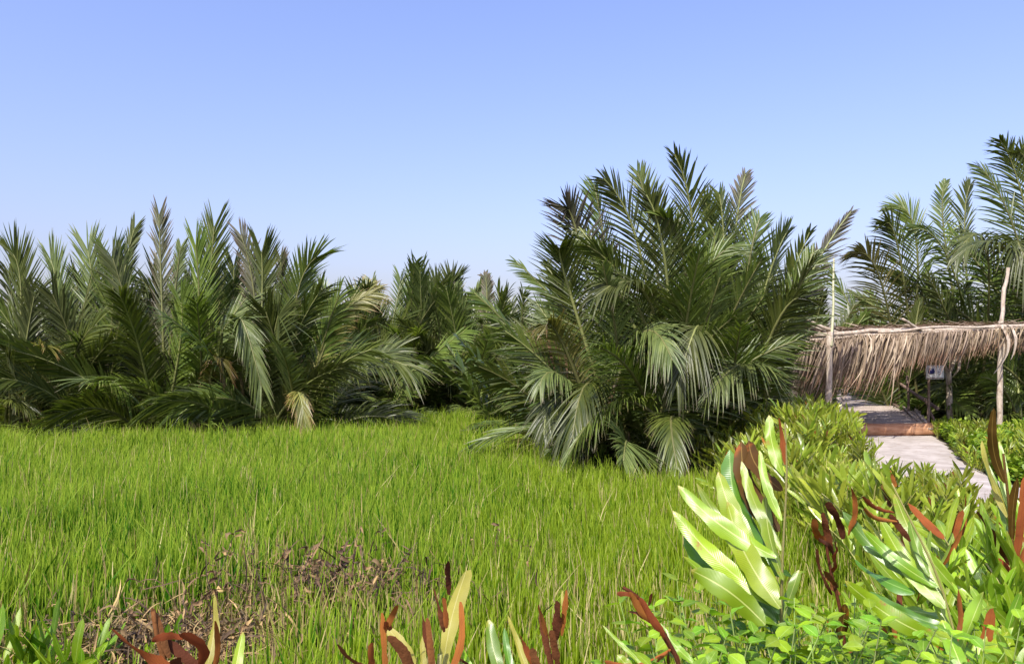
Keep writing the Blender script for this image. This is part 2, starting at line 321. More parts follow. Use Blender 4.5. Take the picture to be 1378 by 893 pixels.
# ------------------------------------------------------------------ sedge field (uncountable blades)
def build_grass():
    rg = np.random.default_rng(11)
    PX = np.array([-400, 0, 300, 420, 500, 660, 705, 760, 850, 960, 1060, 1200])
    PY = np.array([17.0, 17.0, 17.2, 18.6, 22.5, 22.5, 17.5, 13.2, 12.2, 12.0, 12.0, 10.0])
    n = 380000
    # sample so that the density falls with distance
    y = 2.6 + (23 - 2.6) * rg.random(n) ** 1.15
    px = rg.uniform(-160, 1240, n)
    keep0 = rg.random(n) < np.clip(y / 16, 0, 1)            # px-uniform sampling makes near blades too dense
    y = y[keep0]; px = px[keep0]
    x = (px - 689) / F * y
    lim = np.interp(px, PX, PY) + rg.normal(0, 0.25, len(y))
    bank = np.interp(y, BANK_Y, BANK_X)
    ok = (y < lim) & (x < bank + 0.15 + rg.normal(0, 0.15, len(y)))
    x, y, px = x[ok], y[ok], px[ok]
    z = ground_h(x, y)
    n = len(x)
    # patchiness
    f1 = np.sin(x * 0.9 + 1.3 * np.sin(y * 0.5)) * np.cos(y * 0.7 + 0.8 * np.sin(x * 0.6)) * 0.5 + 0.5
    f2 = np.sin(x * 2.9 + 2 * np.sin(y * 1.7)) * np.cos(y * 2.3 + np.sin(x * 1.9)) * 0.5 + 0.5
    right = smooth(-1.6, 1.2, x)
    near = 1 - smooth(5.0, 8.0, y)
    f3 = np.sin(x * 0.37 + 2.1) * np.cos(y * 0.31 + x * 0.15) * 0.5 + 0.5
    H = 0.64 + 0.20 * f1 + 0.14 * f3 + rg.normal(0, 0.10, n)
    patch = np.exp(-((px - 245) / 120) ** 2 - ((y - 4.9) / .7) ** 2) + np.exp(-((px - 20) / 110) ** 2 - ((y - 4.3) / .7) ** 2)
    patch2 = np.exp(-((px - 430) / 110) ** 2 - ((y - 5.9) / .5) ** 2)
    H *= 1 - 0.62 * np.clip(patch, 0, 1) - 0.16 * patch2
    H *= 1 - 0.28 * right * (1 - smooth(8, 12, y)) - 0.12 * near
    edge = smooth(0, 1.6, np.interp(px, PX, PY) - y); H *= 0.6 + 0.4 * edge
    long_ = rg.random(n) < 0.05; H[long_] *= 1.22
    H = np.clip(H, 0.15, 1.25)
    tint = np.clip(-0.16 + 0.74 * right + 0.26 * f2 + 0.22 * (1 - f1) + 0.5 * (f3 - 0.4) + rg.normal(0, 0.3, n) + 0.15 * near, 0, 1)
    # left side is cooler, greener
    wd = 0.0023 + 0.0024 * rg.random(n) + 0.00038 * y
    wd *= 1 + 0.7 * (1 - right) * near
    az = rg.uniform(0, 6.28, n)                # lean mostly rightwards with the breeze
    lean = np.abs(rg.normal(0.0, 0.065, n)) + 0.005
    lean[long_] *= 2.5
    K = 4
    s = np.linspace(0, 1, K)
    C = np.zeros((n, K, 3))
    C[:, :, 0] = x[:, None] + np.cos(az)[:, None] * (lean * H)[:, None] * (s ** 1.8 * 1.5 + s * 0.3)[None]
    C[:, :, 1] = y[:, None] + np.sin(az)[:, None] * (lean * H)[:, None] * (s ** 1.8 * 1.5 + s * 0.3)[None]
    C[:, :, 2] = z[:, None] - 0.02 + H[:, None] * (s - 0.12 * s ** 3)[None]
    fa = rg.uniform(-1.1, 1.1, n)
    S = np.broadcast_to(np.stack([np.cos(fa), np.sin(fa), np.zeros(n)], -1)[:, None], (n, K, 3))
    W = wd[:, None] * np.array([0.9, 1.0, 0.75, 0.12])[None]
    bent = rg.random(n) < 0.02; H[bent] *= 1.12; wd[bent] *= 0.6; tint[bent] = 1.0
    dry = bent | (rg.random(n) < (0.05 + 0.4 * np.clip(patch, 0, 1) + 0.18 * right * near + 0.22 * near * (np.abs(px - 420) < 160) * (np.abs(y - 6.5) < 1.6) + 0.1 * (f2 > 0.85) * near))
    g = Geo()
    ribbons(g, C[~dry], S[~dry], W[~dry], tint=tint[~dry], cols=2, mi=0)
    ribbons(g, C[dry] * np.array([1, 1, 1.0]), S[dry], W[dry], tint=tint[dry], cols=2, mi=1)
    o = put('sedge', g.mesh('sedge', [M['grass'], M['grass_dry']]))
    tag(o, 'dense bright green sedge filling the wet field', 'grass', kind='stuff')
    print('grass blades', n)
build_grass()

# ------------------------------------------------------------------ palm fronds
def bez(P, t):
    t = t[:, None]
    return (1 - t) ** 2 * P[0] + 2 * t * (1 - t) * P[1] + t ** 2 * P[2]

def make_frond(P0, Cc, P1, rg, n=46, leaf=0.75, start=0.2, th0=58, th1=20, lift=18, droop=0.5, roll=0, twist=0, width=0.022, cols=3, seg=5, gap=0.0, side_hint=None, stalk_r=0.04, sidelen=(1, 1), tipf=0.3):
    """leaflets mesh and stalk mesh, in world coordinates of P0, Cc (control), P1"""
    P = np.array([P0, Cc, P1], float)
    t = np.linspace(start, 0.992, n)
    L = np.linalg.norm(P[2] - P[0])
    pos = bez(P, t)
    T = nrm(2 * (1 - t)[:, None] * (P[1] - P[0]) + 2 * t[:, None] * (P[2] - P[1]))
    if side_hint is None:
        az = P[2] - P[0]; az = np.array((az[0], az[1], 0.0))
        if np.linalg.norm(az) < 0.05 * L: az = np.array((0.3, -1, 0.0))
        side_hint = nrm(np.array((az[1], -az[0], 0.0)))
    S = nrm(side_hint[None] - T * (T @ side_hint)[:, None])
    Nn = nrm(np.cross(S, T))
    ra = R(roll) + R(twist) * t
    S, Nn = S * np.cos(ra)[:, None] + Nn * np.sin(ra)[:, None], Nn * np.cos(ra)[:, None] - S * np.sin(ra)[:, None]
    g = Geo()
    u = (t - start) / (1 - start)
    Lf = leaf * (0.45 + 0.55 * np.sin(np.pi * np.clip(u * (0.55 + tipf) + 0.18, 0, 1)) ** 0.8) * (1 - tipf * u ** 4)
    for sgn in (-1, 1):
        th = R(1) * (th0 + (th1 - th0) * u + rg.normal(0, 3.5, n))
        li = R(1) * (lift + rg.normal(0, 6, n))
        D = T * np.cos(th)[:, None] + (sgn * S * np.cos(li)[:, None] + Nn * np.sin(li)[:, None]) * np.sin(th)[:, None]
        D = nrm(D)
        k = seg; s = np.linspace(0, 1, k)
        LL = Lf * sidelen[0 if sgn < 0 else 1] * (1 + rg.normal(0, 0.07, n))
        if gap: LL = LL * np.where(rg.random(n) < gap, rg.uniform(0.3, 0.8, n), 1)
        dr = droop * (1 + rg.normal(0, 0.25, n)) * LL
        C = pos[:, None] + D[:, None] * (s[None] * LL[:, None])[..., None]
        C[:, :, 2] -= dr[:, None] * (s ** 2)[None] * 0.7
        # keep length by shrinking
        Wv = nrm(T - D * (T * D).sum(-1, keepdims=True))
        rr = rg.normal(0, 0.35, n)
        N2 = np.cross(D, Wv)
        Wv = Wv * np.cos(rr)[:, None] + N2 * np.sin(rr)[:, None]
        Sd = np.broadcast_to(Wv[:, None], C.shape)
        prof = np.array([0.55, 1.0, 0.95, 0.65, 0.06]) if k == 5 else np.interp(s, [0, .25, .5, .75, 1], [0.55, 1, 0.95, 0.65, 0.06])
        W = width * (0.8 + 0.2 * rg.random(n))[:, None] * prof[None]
        ribbons(g, C, Sd, W, fold=-0.35 if sgn > 0 else 0.35, tint=np.clip(rg.normal(0.5, 0.25, n), 0, 1), cols=cols)
    gs = Geo()
    ts = np.linspace(0, 1, 12)
    tube(gs, bez(P, ts), stalk_r * (1 - 0.85 * ts) + 0.004, sides=5, tint=0.5)
    return g, gs

frond_count = 0
def add_frond(palm, base, P0, Cc, P1, mat, rg, label=None, **kw):
    global frond_count
    b = np.asarray(base, float)
    g, gs = make_frond(np.asarray(P0) - b, np.asarray(Cc) - b, np.asarray(P1) - b, rg, **kw)
    f = put('frond', g.mesh('frond', M[mat]), palm)
    put('stalk', gs.mesh('stalk', M['stalk'] if mat != 'palm_dead' else M['palm_dead']), f)
    if label: f['label'] = label
    frond_count += 1
    return f

def traced(palm, base, spec, rg, **kw):
    """spec: (mid px, py, Y), (tip px, py, Y), material, extra dict"""
    mid, tip, mat, ex = spec
    Mp = at(*mid); Tp = at(*tip)
    if kw.get('tipf', .3) < .2 and Tp[2] > 3: Tp = Tp - nrm(Tp - Mp) * 0.45
    P0 = np.asarray(base) + np.array((rg.normal(0, 0.12), rg.normal(0, 0.12), 0))
    if 'p0' in ex: ex = dict(ex); P0 = at(*ex.pop('p0'))
    Cc = 2 * Mp - 0.5 * (P0 + Tp)
    k = dict(kw); k.update(ex)
    if abs(k.get('roll', 0)) >= 40 and 'side_hint' not in k:          # fronds twisted so that the blade faces the open field
        k['side_hint'] = nrm(np.cross(nrm(Tp - Mp), np.array((0.1, 1.0, 0.1)))); k['roll'] = rg.normal(0, 22)
    return add_frond(palm, base, P0, Cc, Tp, mat, rg, **k)

def random_frond(palm, base, rg, mat, az, el, L, bend, **kw):
    d = np.array((math.cos(az), math.sin(az), 0.0)); e = R(el)
    P0 = np.asarray(base) + d * 0.12
    up = np.array((0, 0, 1.0))
    Cc = P0 + (d * math.cos(e) + up * math.sin(e)) * L * 0.55
    e2 = R(el - bend)
    P1 = Cc + (d * math.cos(e2) + up * math.sin(e2)) * L * 0.5
    if el > 52 and 'side_hint' not in kw:
        kw['side_hint'] = nrm(np.cross(nrm(P1 - P0), np.array((0.1, 1.0, 0.1)))); kw['roll'] = rg.normal(0, 35)
    return add_frond(palm, base, P0, Cc, P1, mat, rg, **kw)

def palm(name_label, group, x, y, seed, height, nf, el=(55, 86), bend=(15, 60), spread_bias=None, mats=('palm', 'palm', 'palm', 'palm_grey'), traced_specs=(), low=3, avoid=None, **kw):
    rg = np.random.default_rng(seed)
    z = float(ground_h(x, y)) - 0.05
    o = empty('nipa_palm', (x, y, z)); tag(o, name_label, 'palm', group)
    base = np.array((x, y, z))
    for sp in traced_specs: traced(o, base, sp, rg, **kw)
    a0 = rg.uniform(0, 6.28)
    for i in range(nf):
        az = a0 + i * 2.399 + rg.normal(0, 0.2)
        f = i / max(nf - 1, 1)
        e = el[1] + (el[0] - el[1]) * f + rg.normal(0, 4)
        L = height * (1.08 - 0.12 * f) * rg.uniform(0.86, 1.08)
        b = bend[0] + (bend[1] - bend[0]) * f + rg.normal(0, 8)
        if avoid is not None and math.cos(az - avoid) > 0.2: e = max(e, 76); b = min(b, 22)
        random_frond(o, base, rg, mats[rg.integers(len(mats))], az, e, L, b, roll=rg.normal(0, 35), droop=rg.uniform(0.15, 0.6), **kw)
    for i in range(low):
        az = rg.uniform(-2.6, -0.5)
        if avoid is not None: az = rg.uniform(-2.9, -1.6)
        random_frond(o, base, rg, mats[rg.integers(len(mats))], az, rg.uniform(38, 60), height * rg.uniform(0.45, 0.65), rg.uniform(55, 95), roll=rg.normal(0, 20), droop=rg.uniform(0.5, 1.0), **kw)
    return o

G_, L_, Y_, P_, K_, D_ = 'palm', 'palm_light', 'palm_yellow', 'palm_purple', 'palm_grey', 'palm_dead'
# ---- the big clump right of the middle (three palms, 13 m away)
RC = 'palms of the large clump beside the pergola'
kw = dict(n=68, leaf=0.95, width=0.018, cols=3, gap=0.12)
palm('left palm of the large clump, leaning out over the sedge with brown-tipped fronds', RC, 2.0, 13.4, 31, 3.7, 10, el=(58, 82), bend=(20, 60), low=2, mats=(G_, G_, K_),
     traced_specs=[
        ((790, 370, 13.2), (762, 282, 13.0), P_, dict(roll=55, th0=60, droop=0.3, label='browning frond at the top left')),
        ((775, 420, 13.0), (753, 335, 12.6), G_, dict(roll=40, droop=0.3)),
        ((770, 450, 13.4), (750, 372, 13.2), G_, dict(roll=50, droop=0.5)),
        ((765, 480, 12.8), (734, 440, 12.2), Y_, dict(roll=50, droop=0.6, leaf=0.65)),
        ((770, 520, 12.6), (726, 520, 11.9), K_, dict(roll=20, droop=0.9, leaf=0.62)),
        ((765, 545, 12.6), (732, 585, 11.8), G_, dict(roll=10, droop=0.9, leaf=0.6)),
        ((765, 500, 13.6), (718, 475, 13.6), D_, dict(roll=40, droop=0.6, leaf=0.6, label='dead orange-brown frond')),
        ((800, 520, 12.5), (770, 590, 11.5), G_, dict(roll=-10, droop=1.0)),
        ((822, 390, 13.2), (800, 250, 13.4), G_, dict(roll=50, droop=0.2)),
        ((835, 540, 12.2), (765, 612, 11.0), L_, dict(roll=-25, droop=0.9, p0=(905, 585, 12.8), leaf=0.75, label='low yellow-green frond arching to the sedge')),
     ], **kw)
palm('tall middle palm of the large clump, its topmost frond the highest', RC, 2.75, 13.8, 32, 4.2, 14, el=(45, 84), bend=(25, 70), low=3, avoid=0.0, mats=(G_, G_, K_),
     traced_specs=[
        ((935, 370, 13.6), (908, 208, 13.2), G_, dict(roll=35, droop=0.25, th0=50, label='topmost upright frond')),
        ((870, 380, 13.4), (812, 240, 13.0), G_, dict(roll=50, droop=0.3)),
        ((885, 370, 13.8), (858, 232, 13.8), K_, dict(roll=60, droop=0.2)),
        ((900, 400, 13.0), (870, 262, 12.6), G_, dict(roll=45, droop=0.3)),
        ((925, 400, 13.2), (888, 290, 12.6), G_, dict(roll=30, droop=0.3)),
        ((870, 440, 12.9), (790, 330, 12.4), G_, dict(roll=60, droop=0.4)),
        ((850, 430, 13.0), (765, 290, 13.2), L_, dict(roll=60, droop=0.4)),
        ((950, 390, 13.8), (948, 268, 13.8), G_, dict(roll=70, droop=0.2)),
        ((862, 450, 12.6), (905, 485, 11.6), K_, dict(roll=-30, droop=1.0, p0=(815, 560, 12.8), leaf=0.8, label='grey-green frond arching over, leaflets hanging')),
        ((880, 420, 12.8), (800, 400, 12.0), K_, dict(roll=25, droop=0.7)),
        ((940, 450, 12.6), (910, 520, 11.8), K_, dict(roll=0, droop=1.0)),
        ((905, 560, 12.2), (912, 632, 11.2), L_, dict(roll=5, droop=0.8, leaf=0.6, th0=45, p0=(935, 620, 13), label='low fan-like yellow-green frond in front')),
     ], **kw)
palm('right palm of the large clump, beside the pergola post, with a purple-brown tip', RC, 3.85, 14.2, 33, 3.8, 10, el=(55, 84), bend=(20, 60), low=3, avoid=0.0, mats=(G_, G_, K_),
     traced_specs=[
        ((985, 380, 14.0), (1003, 235, 14.0), P_, dict(roll=60, droop=0.2, leaf=0.7)),
        ((975, 390, 13.6), (968, 262, 13.4), G_, dict(roll=40, droop=0.25)),
        ((1000, 410, 13.8), (1022, 295, 13.8), G_, dict(roll=70, droop=0.2)),
        ((1020, 420, 13.4), (1060, 310, 13.2), K_, dict(roll=-50, droop=0.3)),
        ((1065, 420, 14.0), (1145, 285, 14.0), P_, dict(roll=-50, droop=0.15, leaf=0.6, th0=45, label='frond with a purple-brown tip reaching over the gap')),
        ((1045, 450, 13.6), (1095, 340, 13.4), G_, dict(roll=-50, droop=0.4)),
        ((1030, 470, 13.0), (1075, 400, 12.4), G_, dict(roll=-40, droop=0.6)),
        ((1015, 490, 12.8), (950, 535, 11.8), K_, dict(roll=15, droop=1.0, leaf=0.8, p0=(1030, 590, 13.6), label='drooping frond with hanging pale leaflets')),
        ((940, 430, 13.2), (990, 330, 12.8), G_, dict(roll=30, droop=0.3)),
     ], **kw)

# ---- the left bank
LB = 'palms along the left bank'
kw = dict(n=76, leaf=1.0, width=0.021, cols=2, th0=44, th1=19, start=0.12, tipf=0.05, lift=12)
def lb(label, px, Y, seed, h, nf, specs=(), **k):
    k.setdefault('bend', (15, 95)); k.setdefault('el', (44, 84)); nf += 6; h *= 0.88
    p = at(px, 560, Y); kk = dict(kw); kk.update(k)
    return palm(label, LB, p[0], Y, seed, h, nf, traced_specs=specs, **kk)
mix = (G_, G_, G_, K_, K_, L_)
lb('palm at the left edge of the photo with a broad upright frond', 15, 17.9, 41, 3.9, 7, [
    ((28, 430, 17.8), (15, 315, 17.6), G_, dict(roll=85, droop=0.05, th0=35, label='broad upright dark green frond')),
    ((45, 500, 17.3), (62, 465, 16.8), Y_, dict(roll=30, droop=0.6, leaf=0.6)),
    ((10, 545, 17.2), (45, 552, 16.7), L_, dict(roll=0, droop=0.7, leaf=0.5))], low=4, mats=mix)
lb('palm with stiff feathery fronds, second from the left edge', 75, 18.6, 42, 4.2, 8, [
    ((80, 440, 18.6), (65, 325, 18.8), K_, dict(roll=60, droop=0.1)),
    ((95, 500, 17.8), (125, 440, 17.3), L_, dict(roll=60, droop=0.3))], low=3, mats=mix)
lb('palm left of the tallest plume, upright fronds crowded together', 140, 18.4, 43, 4.5, 8, [
    ((130, 430, 18.4), (115, 312, 18.4), K_, dict(roll=70, droop=0.1)),
    ((150, 440, 18.2), (150, 325, 18.0), G_, dict(roll=80, droop=0.05)),
    ((130, 520, 17.3), (172, 530, 16.8), L_, dict(roll=15, droop=0.8, leaf=0.6)),
    ((160, 410, 18.6), (186, 283, 18.6), K_, dict(roll=75, droop=0.1, th0=28, leaf=0.6, label='slender frond folded like a sail'))], low=4, mats=mix)
lb('palm carrying the tallest dark plume of the left bank', 215, 18.2, 44, 4.6, 7, [
    ((218, 410, 18.2), (213, 263, 18.2), P_, dict(roll=85, droop=0.1, leaf=0.7, th0=42, label='tallest plume, withered at the edges')),
    ((232, 430, 18.2), (246, 308, 18.2), K_, dict(roll=70, droop=0.3, leaf=0.5)),
    ((240, 480, 17.6), (245, 380, 17.2), L_, dict(roll=80, droop=0.3)),
    ((190, 480, 17.5), (165, 395, 17.0), K_, dict(roll=50, droop=0.4))], low=4, mats=mix)
lb('palm right of the tallest plume with pale feathered fronds', 275, 18.5, 45, 4.4, 8, [
    ((280, 420, 18.5), (290, 280, 18.5), G_, dict(roll=85, droop=0.05)),
    ((268, 430, 18.3), (262, 305, 18.0), L_, dict(roll=75, droop=0.1)),
    ((285, 500, 17.4), (300, 490, 16.9), Y_, dict(roll=20, droop=0.9, leaf=0.5))], low=4, mats=mix)
lb('palm with a blue-green frond arching over a pale rib', 345, 18.3, 46, 4.3, 8, [
    ((345, 430, 18.3), (320, 292, 18.3), P_, dict(roll=80, droop=0.1, leaf=0.7)),
    ((352, 430, 18.3), (352, 315, 18.1), G_, dict(roll=80, droop=0.1)),
    ((322, 430, 17.2), (352, 520, 16.7), K_, dict(roll=-10, droop=0.6, leaf=0.65, p0=(330, 560, 17.8), label='frond arching over and hanging down')),
    ((365, 470, 17.5), (375, 425, 17.2), K_, dict(roll=85, droop=0.2))], low=3, mats=mix)
lb('palm at the right end of the left bank with sunlit arching fronds', 405, 18.4, 47, 4.1, 7, [
    ((395, 430, 18.4), (434, 322, 18.2), L_, dict(roll=-60, droop=0.25, label='bright green frond curling at the top')),
    ((385, 430, 18.6), (375, 325, 18.6), P_, dict(roll=70, droop=0.2, leaf=0.6)),
    ((455, 500, 17.6), (548, 492, 16.6), L_, dict(roll=-35, droop=0.6, leaf=1.0, th0=55, label='long bright frond arching to the right')),
    ((440, 460, 18.0), (520, 375, 17.8), Y_, dict(roll=-40, droop=0.5, leaf=0.7)),
    ((430, 520, 17.2), (500, 470, 16.6), L_, dict(roll=-50, droop=0.5, leaf=0.8)),
    ((400, 530, 17.0), (412, 575, 16.3), Y_, dict(roll=0, droop=0.8, leaf=0.45))], low=3, mats=mix)
p_ = at(25, 575, 17.0); palm('low browned palm skirt at the foot of the left edge', LB, p_[0], 17.1, 51, 1.3, 7, el=(25, 70), bend=(40, 90), low=3, mats=(D_, D_, Y_), n=30, leaf=0.4, width=0.02, cols=2)
p_ = at(300, 575, 17.0); palm('low reddish-brown withered palm at the foot of the left bank, left of the hanging frond', LB, p_[0], 17.2, 52, 1.2, 7, el=(25, 70), bend=(40, 90), low=3, mats=(D_, D_, G_), n=30, leaf=0.4, width=0.02, cols=2)
# second row of the left bank
for i, (px, Y, h, lab) in enumerate([(-60, 19.5, 4.2, 'palm half outside the left edge of the photo'),
        (40, 20.5, 4.5, 'palm behind the one at the left edge'), (110, 21, 4.7, 'palm in the second row behind the feathery fronds'),
        (180, 20.5, 4.8, 'palm in the second row left of the tallest plume'), (245, 20.8, 4.8, 'palm in the second row behind the tallest plume'),
        (310, 20.6, 4.9, 'palm in the second row right of the tallest plume'), (375, 21, 4.4, 'palm in the second row at the right end of the left bank')]):
    p = at(px, 560, Y); palm(lab, LB, p[0], Y, 60 + i, h * 0.86, 12, el=(58, 86), bend=(5, 60), low=2, mats=(G_, G_, K_), n=60, leaf=1.0, width=0.026, cols=2, th0=44, th1=19, start=0.1, tipf=0.05, lift=12)

# ---- the far bank in the middle
MB_ = 'palms on the far bank in the middle'
mid = [(438, 25.5, 3.9, 'far palm just right of the left bank'), (478, 25, 3.9, 'far palm with yellowing fronds, second of the far bank from the left'),
       (525, 25.5, 4.0, 'far palm with a brownish crown before the dark gap'), (545, 26.5, 4.6, 'far palm set back behind the dark gap'), (572, 25, 4.1, 'far palm with two broad upright blue-green fronds'),
       (615, 25.5, 4.3, 'far palm with drooping pale fronds over dark shade'), (655, 25.2, 4.1, 'far palm with a withered dark plume on top'),
       (700, 26, 4.2, 'far palm partly hidden by the large clump')]
mid += [(505, 24.0, 4.3, 'far palm standing a little forward, just right of the long bright arching frond'), (632, 24.6, 4.4, 'far palm crowded between the drooping pale fronds and the withered plume')]
for i, (px, Y, h, lab) in enumerate(mid):
    p = at(px, 560, Y)
    sp = []
    if i == 0: sp = [((440, 450, 25), (425, 372, 25), L_, dict(roll=70, droop=.3))]
    if i == 1: sp = [((480, 440, 24.5), (500, 372, 24.5), Y_, dict(roll=-60, droop=.4))]
    if i == 4: sp = [((570, 430, 25), (566, 358, 25), G_, dict(roll=85, droop=.05, th0=32)), ((585, 430, 24.8), (592, 368, 24.6), K_, dict(roll=75, droop=.1)),
                     ((575, 465, 24), (606, 500, 23.4), K_, dict(roll=0, droop=.9, leaf=.7))]
    if i == 5: sp = [((608, 430, 25.5), (610, 360, 25.5), G_, dict(roll=85, droop=.05)), ((650, 470, 24), (690, 480, 23.3), L_, dict(roll=0, droop=.8, leaf=.7))]
    if i == 6: sp = [((655, 430, 25), (652, 355, 25), P_, dict(roll=80, droop=.3, leaf=.5)), ((640, 520, 23.8), (600, 508, 23.2), K_, dict(roll=0, droop=.8, leaf=.6))]
    palm(lab, MB_, p[0], Y, 80 + i, h * (1.0 if i not in (2, 3, 4) else 1.08), 15, el=(45, 84), bend=(15, 65), low=4, mats=(G_, K_, K_, K_, L_), traced_specs=sp, n=54, leaf=1.0, width=0.03, cols=2, th0=48, th1=20, start=0.12, tipf=0.1)

# ---- palms right, behind the pergola
RB = 'palms behind the pergola'
kw = dict(n=54, leaf=1.1, width=0.026, cols=3, start=0.14)
palm('palm behind the pergola with a yellowing frond reaching left over the gap', RB, 10.6, 21.5, 101, 4.4, 13, el=(50, 80), bend=(20, 70), low=2, mats=(G_, G_, L_),
     traced_specs=[
        ((1190, 395, 20), (1148, 342, 19.5), Y_, dict(roll=50, droop=0.5)),
        ((1215, 370, 20), (1192, 300, 19.5), G_, dict(roll=60, droop=0.4)),
        ((1235, 350, 20.5), (1200, 278, 20.5), L_, dict(roll=60, droop=0.3)),
        ((1232, 440, 18.7), (1238, 405, 18.6), L_, dict(roll=85, droop=0.0, leaf=0.4, th0=25, width=.02, p0=(1230, 470, 18.8), label='young pale green comb-like frond above the thatch'))], **kw)
palm('palm behind the right half of the pergola, tall bluish fronds', RB, 12.6, 21.0, 102, 5.3, 14, el=(55, 84), bend=(20, 65), low=2, mats=(G_, G_, K_),
     traced_specs=[
        ((1275, 350, 21), (1272, 245, 21), K_, dict(roll=80, droop=0.3, leaf=.7)),
        ((1285, 370, 20), (1222, 310, 19), G_, dict(roll=50, droop=0.5)),
        ((1300, 360, 21), (1305, 250, 21), K_, dict(roll=70, droop=0.3)),
        ((1330, 350, 19.5), (1285, 345, 18.6), K_, dict(roll=20, droop=0.8))], **kw)
palm('tall palm at the right edge of the photo with a sunlit top frond', RB, 13.6, 19.6, 103, 6.1, 15, el=(55, 85), bend=(20, 70), low=2, mats=(G_, G_, L_),
     traced_specs=[
        ((1385, 300, 19.5), (1345, 188, 19), L_, dict(roll=45, droop=0.5, label='sunlit yellow-green top frond')),
        ((1375, 340, 19.0), (1318, 225, 19), G_, dict(roll=60, droop=0.3)),
        ((1395, 300, 19.5), (1372, 205, 19.2), L_, dict(roll=70, droop=0.2)),
        ((1375, 360, 18.5), (1290, 345, 17.8), K_, dict(roll=10, droop=0.8)),
        ((1370, 340, 18.4), (1400, 400, 17.5), K_, dict(roll=0, droop=0.8))], **kw)
palm('low palm beside the right post of the pergola, arching fronds at its foot', RB, 11.9, 18.4, 104, 2.4, 8, el=(35, 75), bend=(40, 90), low=4, mats=(G_, K_, L_), n=40, leaf=0.6, width=0.02, cols=2)
palm('dark palm in the shade behind the sign', RB, 12.4, 23.5, 105, 4.6, 15, el=(35, 82), bend=(20, 70), low=4, mats=(G_,), n=40, leaf=0.9, width=0.03, cols=2)
palm('palm behind the tall palm at the right edge', RB, 16.0, 22.5, 106, 5.8, 14, el=(50, 84), bend=(20, 65), low=3, mats=(G_,), n=40, leaf=0.9, width=0.03, cols=2)
palm('palm left of the boardwalk behind the large clump', RB, 6.5, 18.9, 107, 3.6, 10, el=(60, 84), bend=(15, 50), low=0, avoid=0.0, mats=(G_, K_), n=44, leaf=0.8, width=0.024, cols=2)
palm('second palm left of the boardwalk, further back', RB, 7.5, 20.6, 108, 4.0, 9, el=(60, 84), bend=(15, 50), low=0, avoid=0.0, mats=(G_, K_), n=40, leaf=0.8, width=0.026, cols=2)
palm('palm behind the middle palm of the large clump', RC, 2.9, 15.4, 34, 4.6, 11, avoid=0.0, el=(45, 86), bend=(15, 60), low=2, mats=(G_,), n=44, leaf=0.9, width=0.026, cols=2)
palm('palm behind the left palm of the large clump', RC, 1.5, 15.0, 35, 3.7, 10, el=(60, 86), bend=(20, 65), low=3, mats=(G_,), n=44, leaf=0.9, width=0.026, cols=2)
palm('palm behind the right palm of the large clump', RC, 4.5, 15.6, 36, 3.9, 11, el=(60, 86), bend=(10, 45), low=0, avoid=0.0, mats=(G_,), n=44, leaf=0.9, width=0.026, cols=2)

# ---- the thicket beyond: one mass of fronds nobody could count
def thicket(name, label, spots, seed, h=(3.6, 4.6), nf=9, mat='palm', el=(25, 86)):
    rg = np.random.default_rng(seed); g = Geo()
    for (x, y) in spots:
        z = -0.5; hh = rg.uniform(*h)
        for i in range(nf):
            az = rg.uniform(0, 6.28); e = R(rg.uniform(*el)); L = hh * rg.uniform(0.7, 1.05)
            d = np.array((math.cos(az), math.sin(az), 0)); up = np.array((0, 0, 1.0)); P0 = np.array((x, y, z))
            C = P0 + (d * math.cos(e) + up * math.sin(e)) * L * 0.55; e2 = e - R(rg.uniform(10, 70))
            P1 = C + (d * math.cos(e2) + up * math.sin(e2)) * L * 0.5
            a, b = make_frond(P0, C, P1, rg, n=26, leaf=1.0, width=0.05, cols=2, seg=4, roll=rg.normal(0, 35), droop=rg.uniform(0.2, 0.8), th0=50, th1=16)
            for gg in (a, b):
                for V, Q, T, A, U in zip(gg.V, gg.Q, gg.T, gg.A, gg.U):
                    off = gg.V.index(V) if False else 0
                n0 = g.n
                g.V += gg.V; g.Q += [q + n0 for q in gg.Q]; g.T += gg.T; g.A += gg.A; g.U += gg.U; g.M += gg.M; g.n += gg.n
    tag(put(name, g.mesh(name, M[mat])), label, 'palms', kind='stuff')
rg = np.random.default_rng(5)
sp = [(x + rg.normal(0, .4), 22.5 + rg.normal(0, .4)) for x in np.arange(-20, -5.5, 1.15)]
sp += [(x + rg.normal(0, .4), 18.5 + rg.normal(0, .5)) for x in np.arange(0.5, 5.0, 1.2)]
thicket('palm_thicket', 'unbroken mass of nipa palms behind the front rows', sp, 6, h=(3.0, 4.1), nf=8)
sp = [(x + rg.normal(0, .4), 27.8 + rg.normal(0, .5)) for x in np.arange(-9.5, 4.5, 1.0)]
thicket('palm_thicket', 'dense palms closing the far bank in the middle', sp, 8, h=(4.6, 5.3), nf=11, mat='palm_grey', el=(48, 88))
sp = [(x + rg.normal(0, .5), 25.0 + rg.normal(0, .8)) for x in np.arange(12.6, 22.0, 1.2)]
sp += [(x + rg.normal(0, .6), 44 + rg.normal(0, 1.0)) for x in np.arange(8.0, 30.0, 1.9)]
thicket('palm_thicket', 'distant palms seen over the boardwalk and pergola', sp, 7, h=(4.4, 5.6), nf=8, mat='palm_grey')
print('fronds', frond_count)

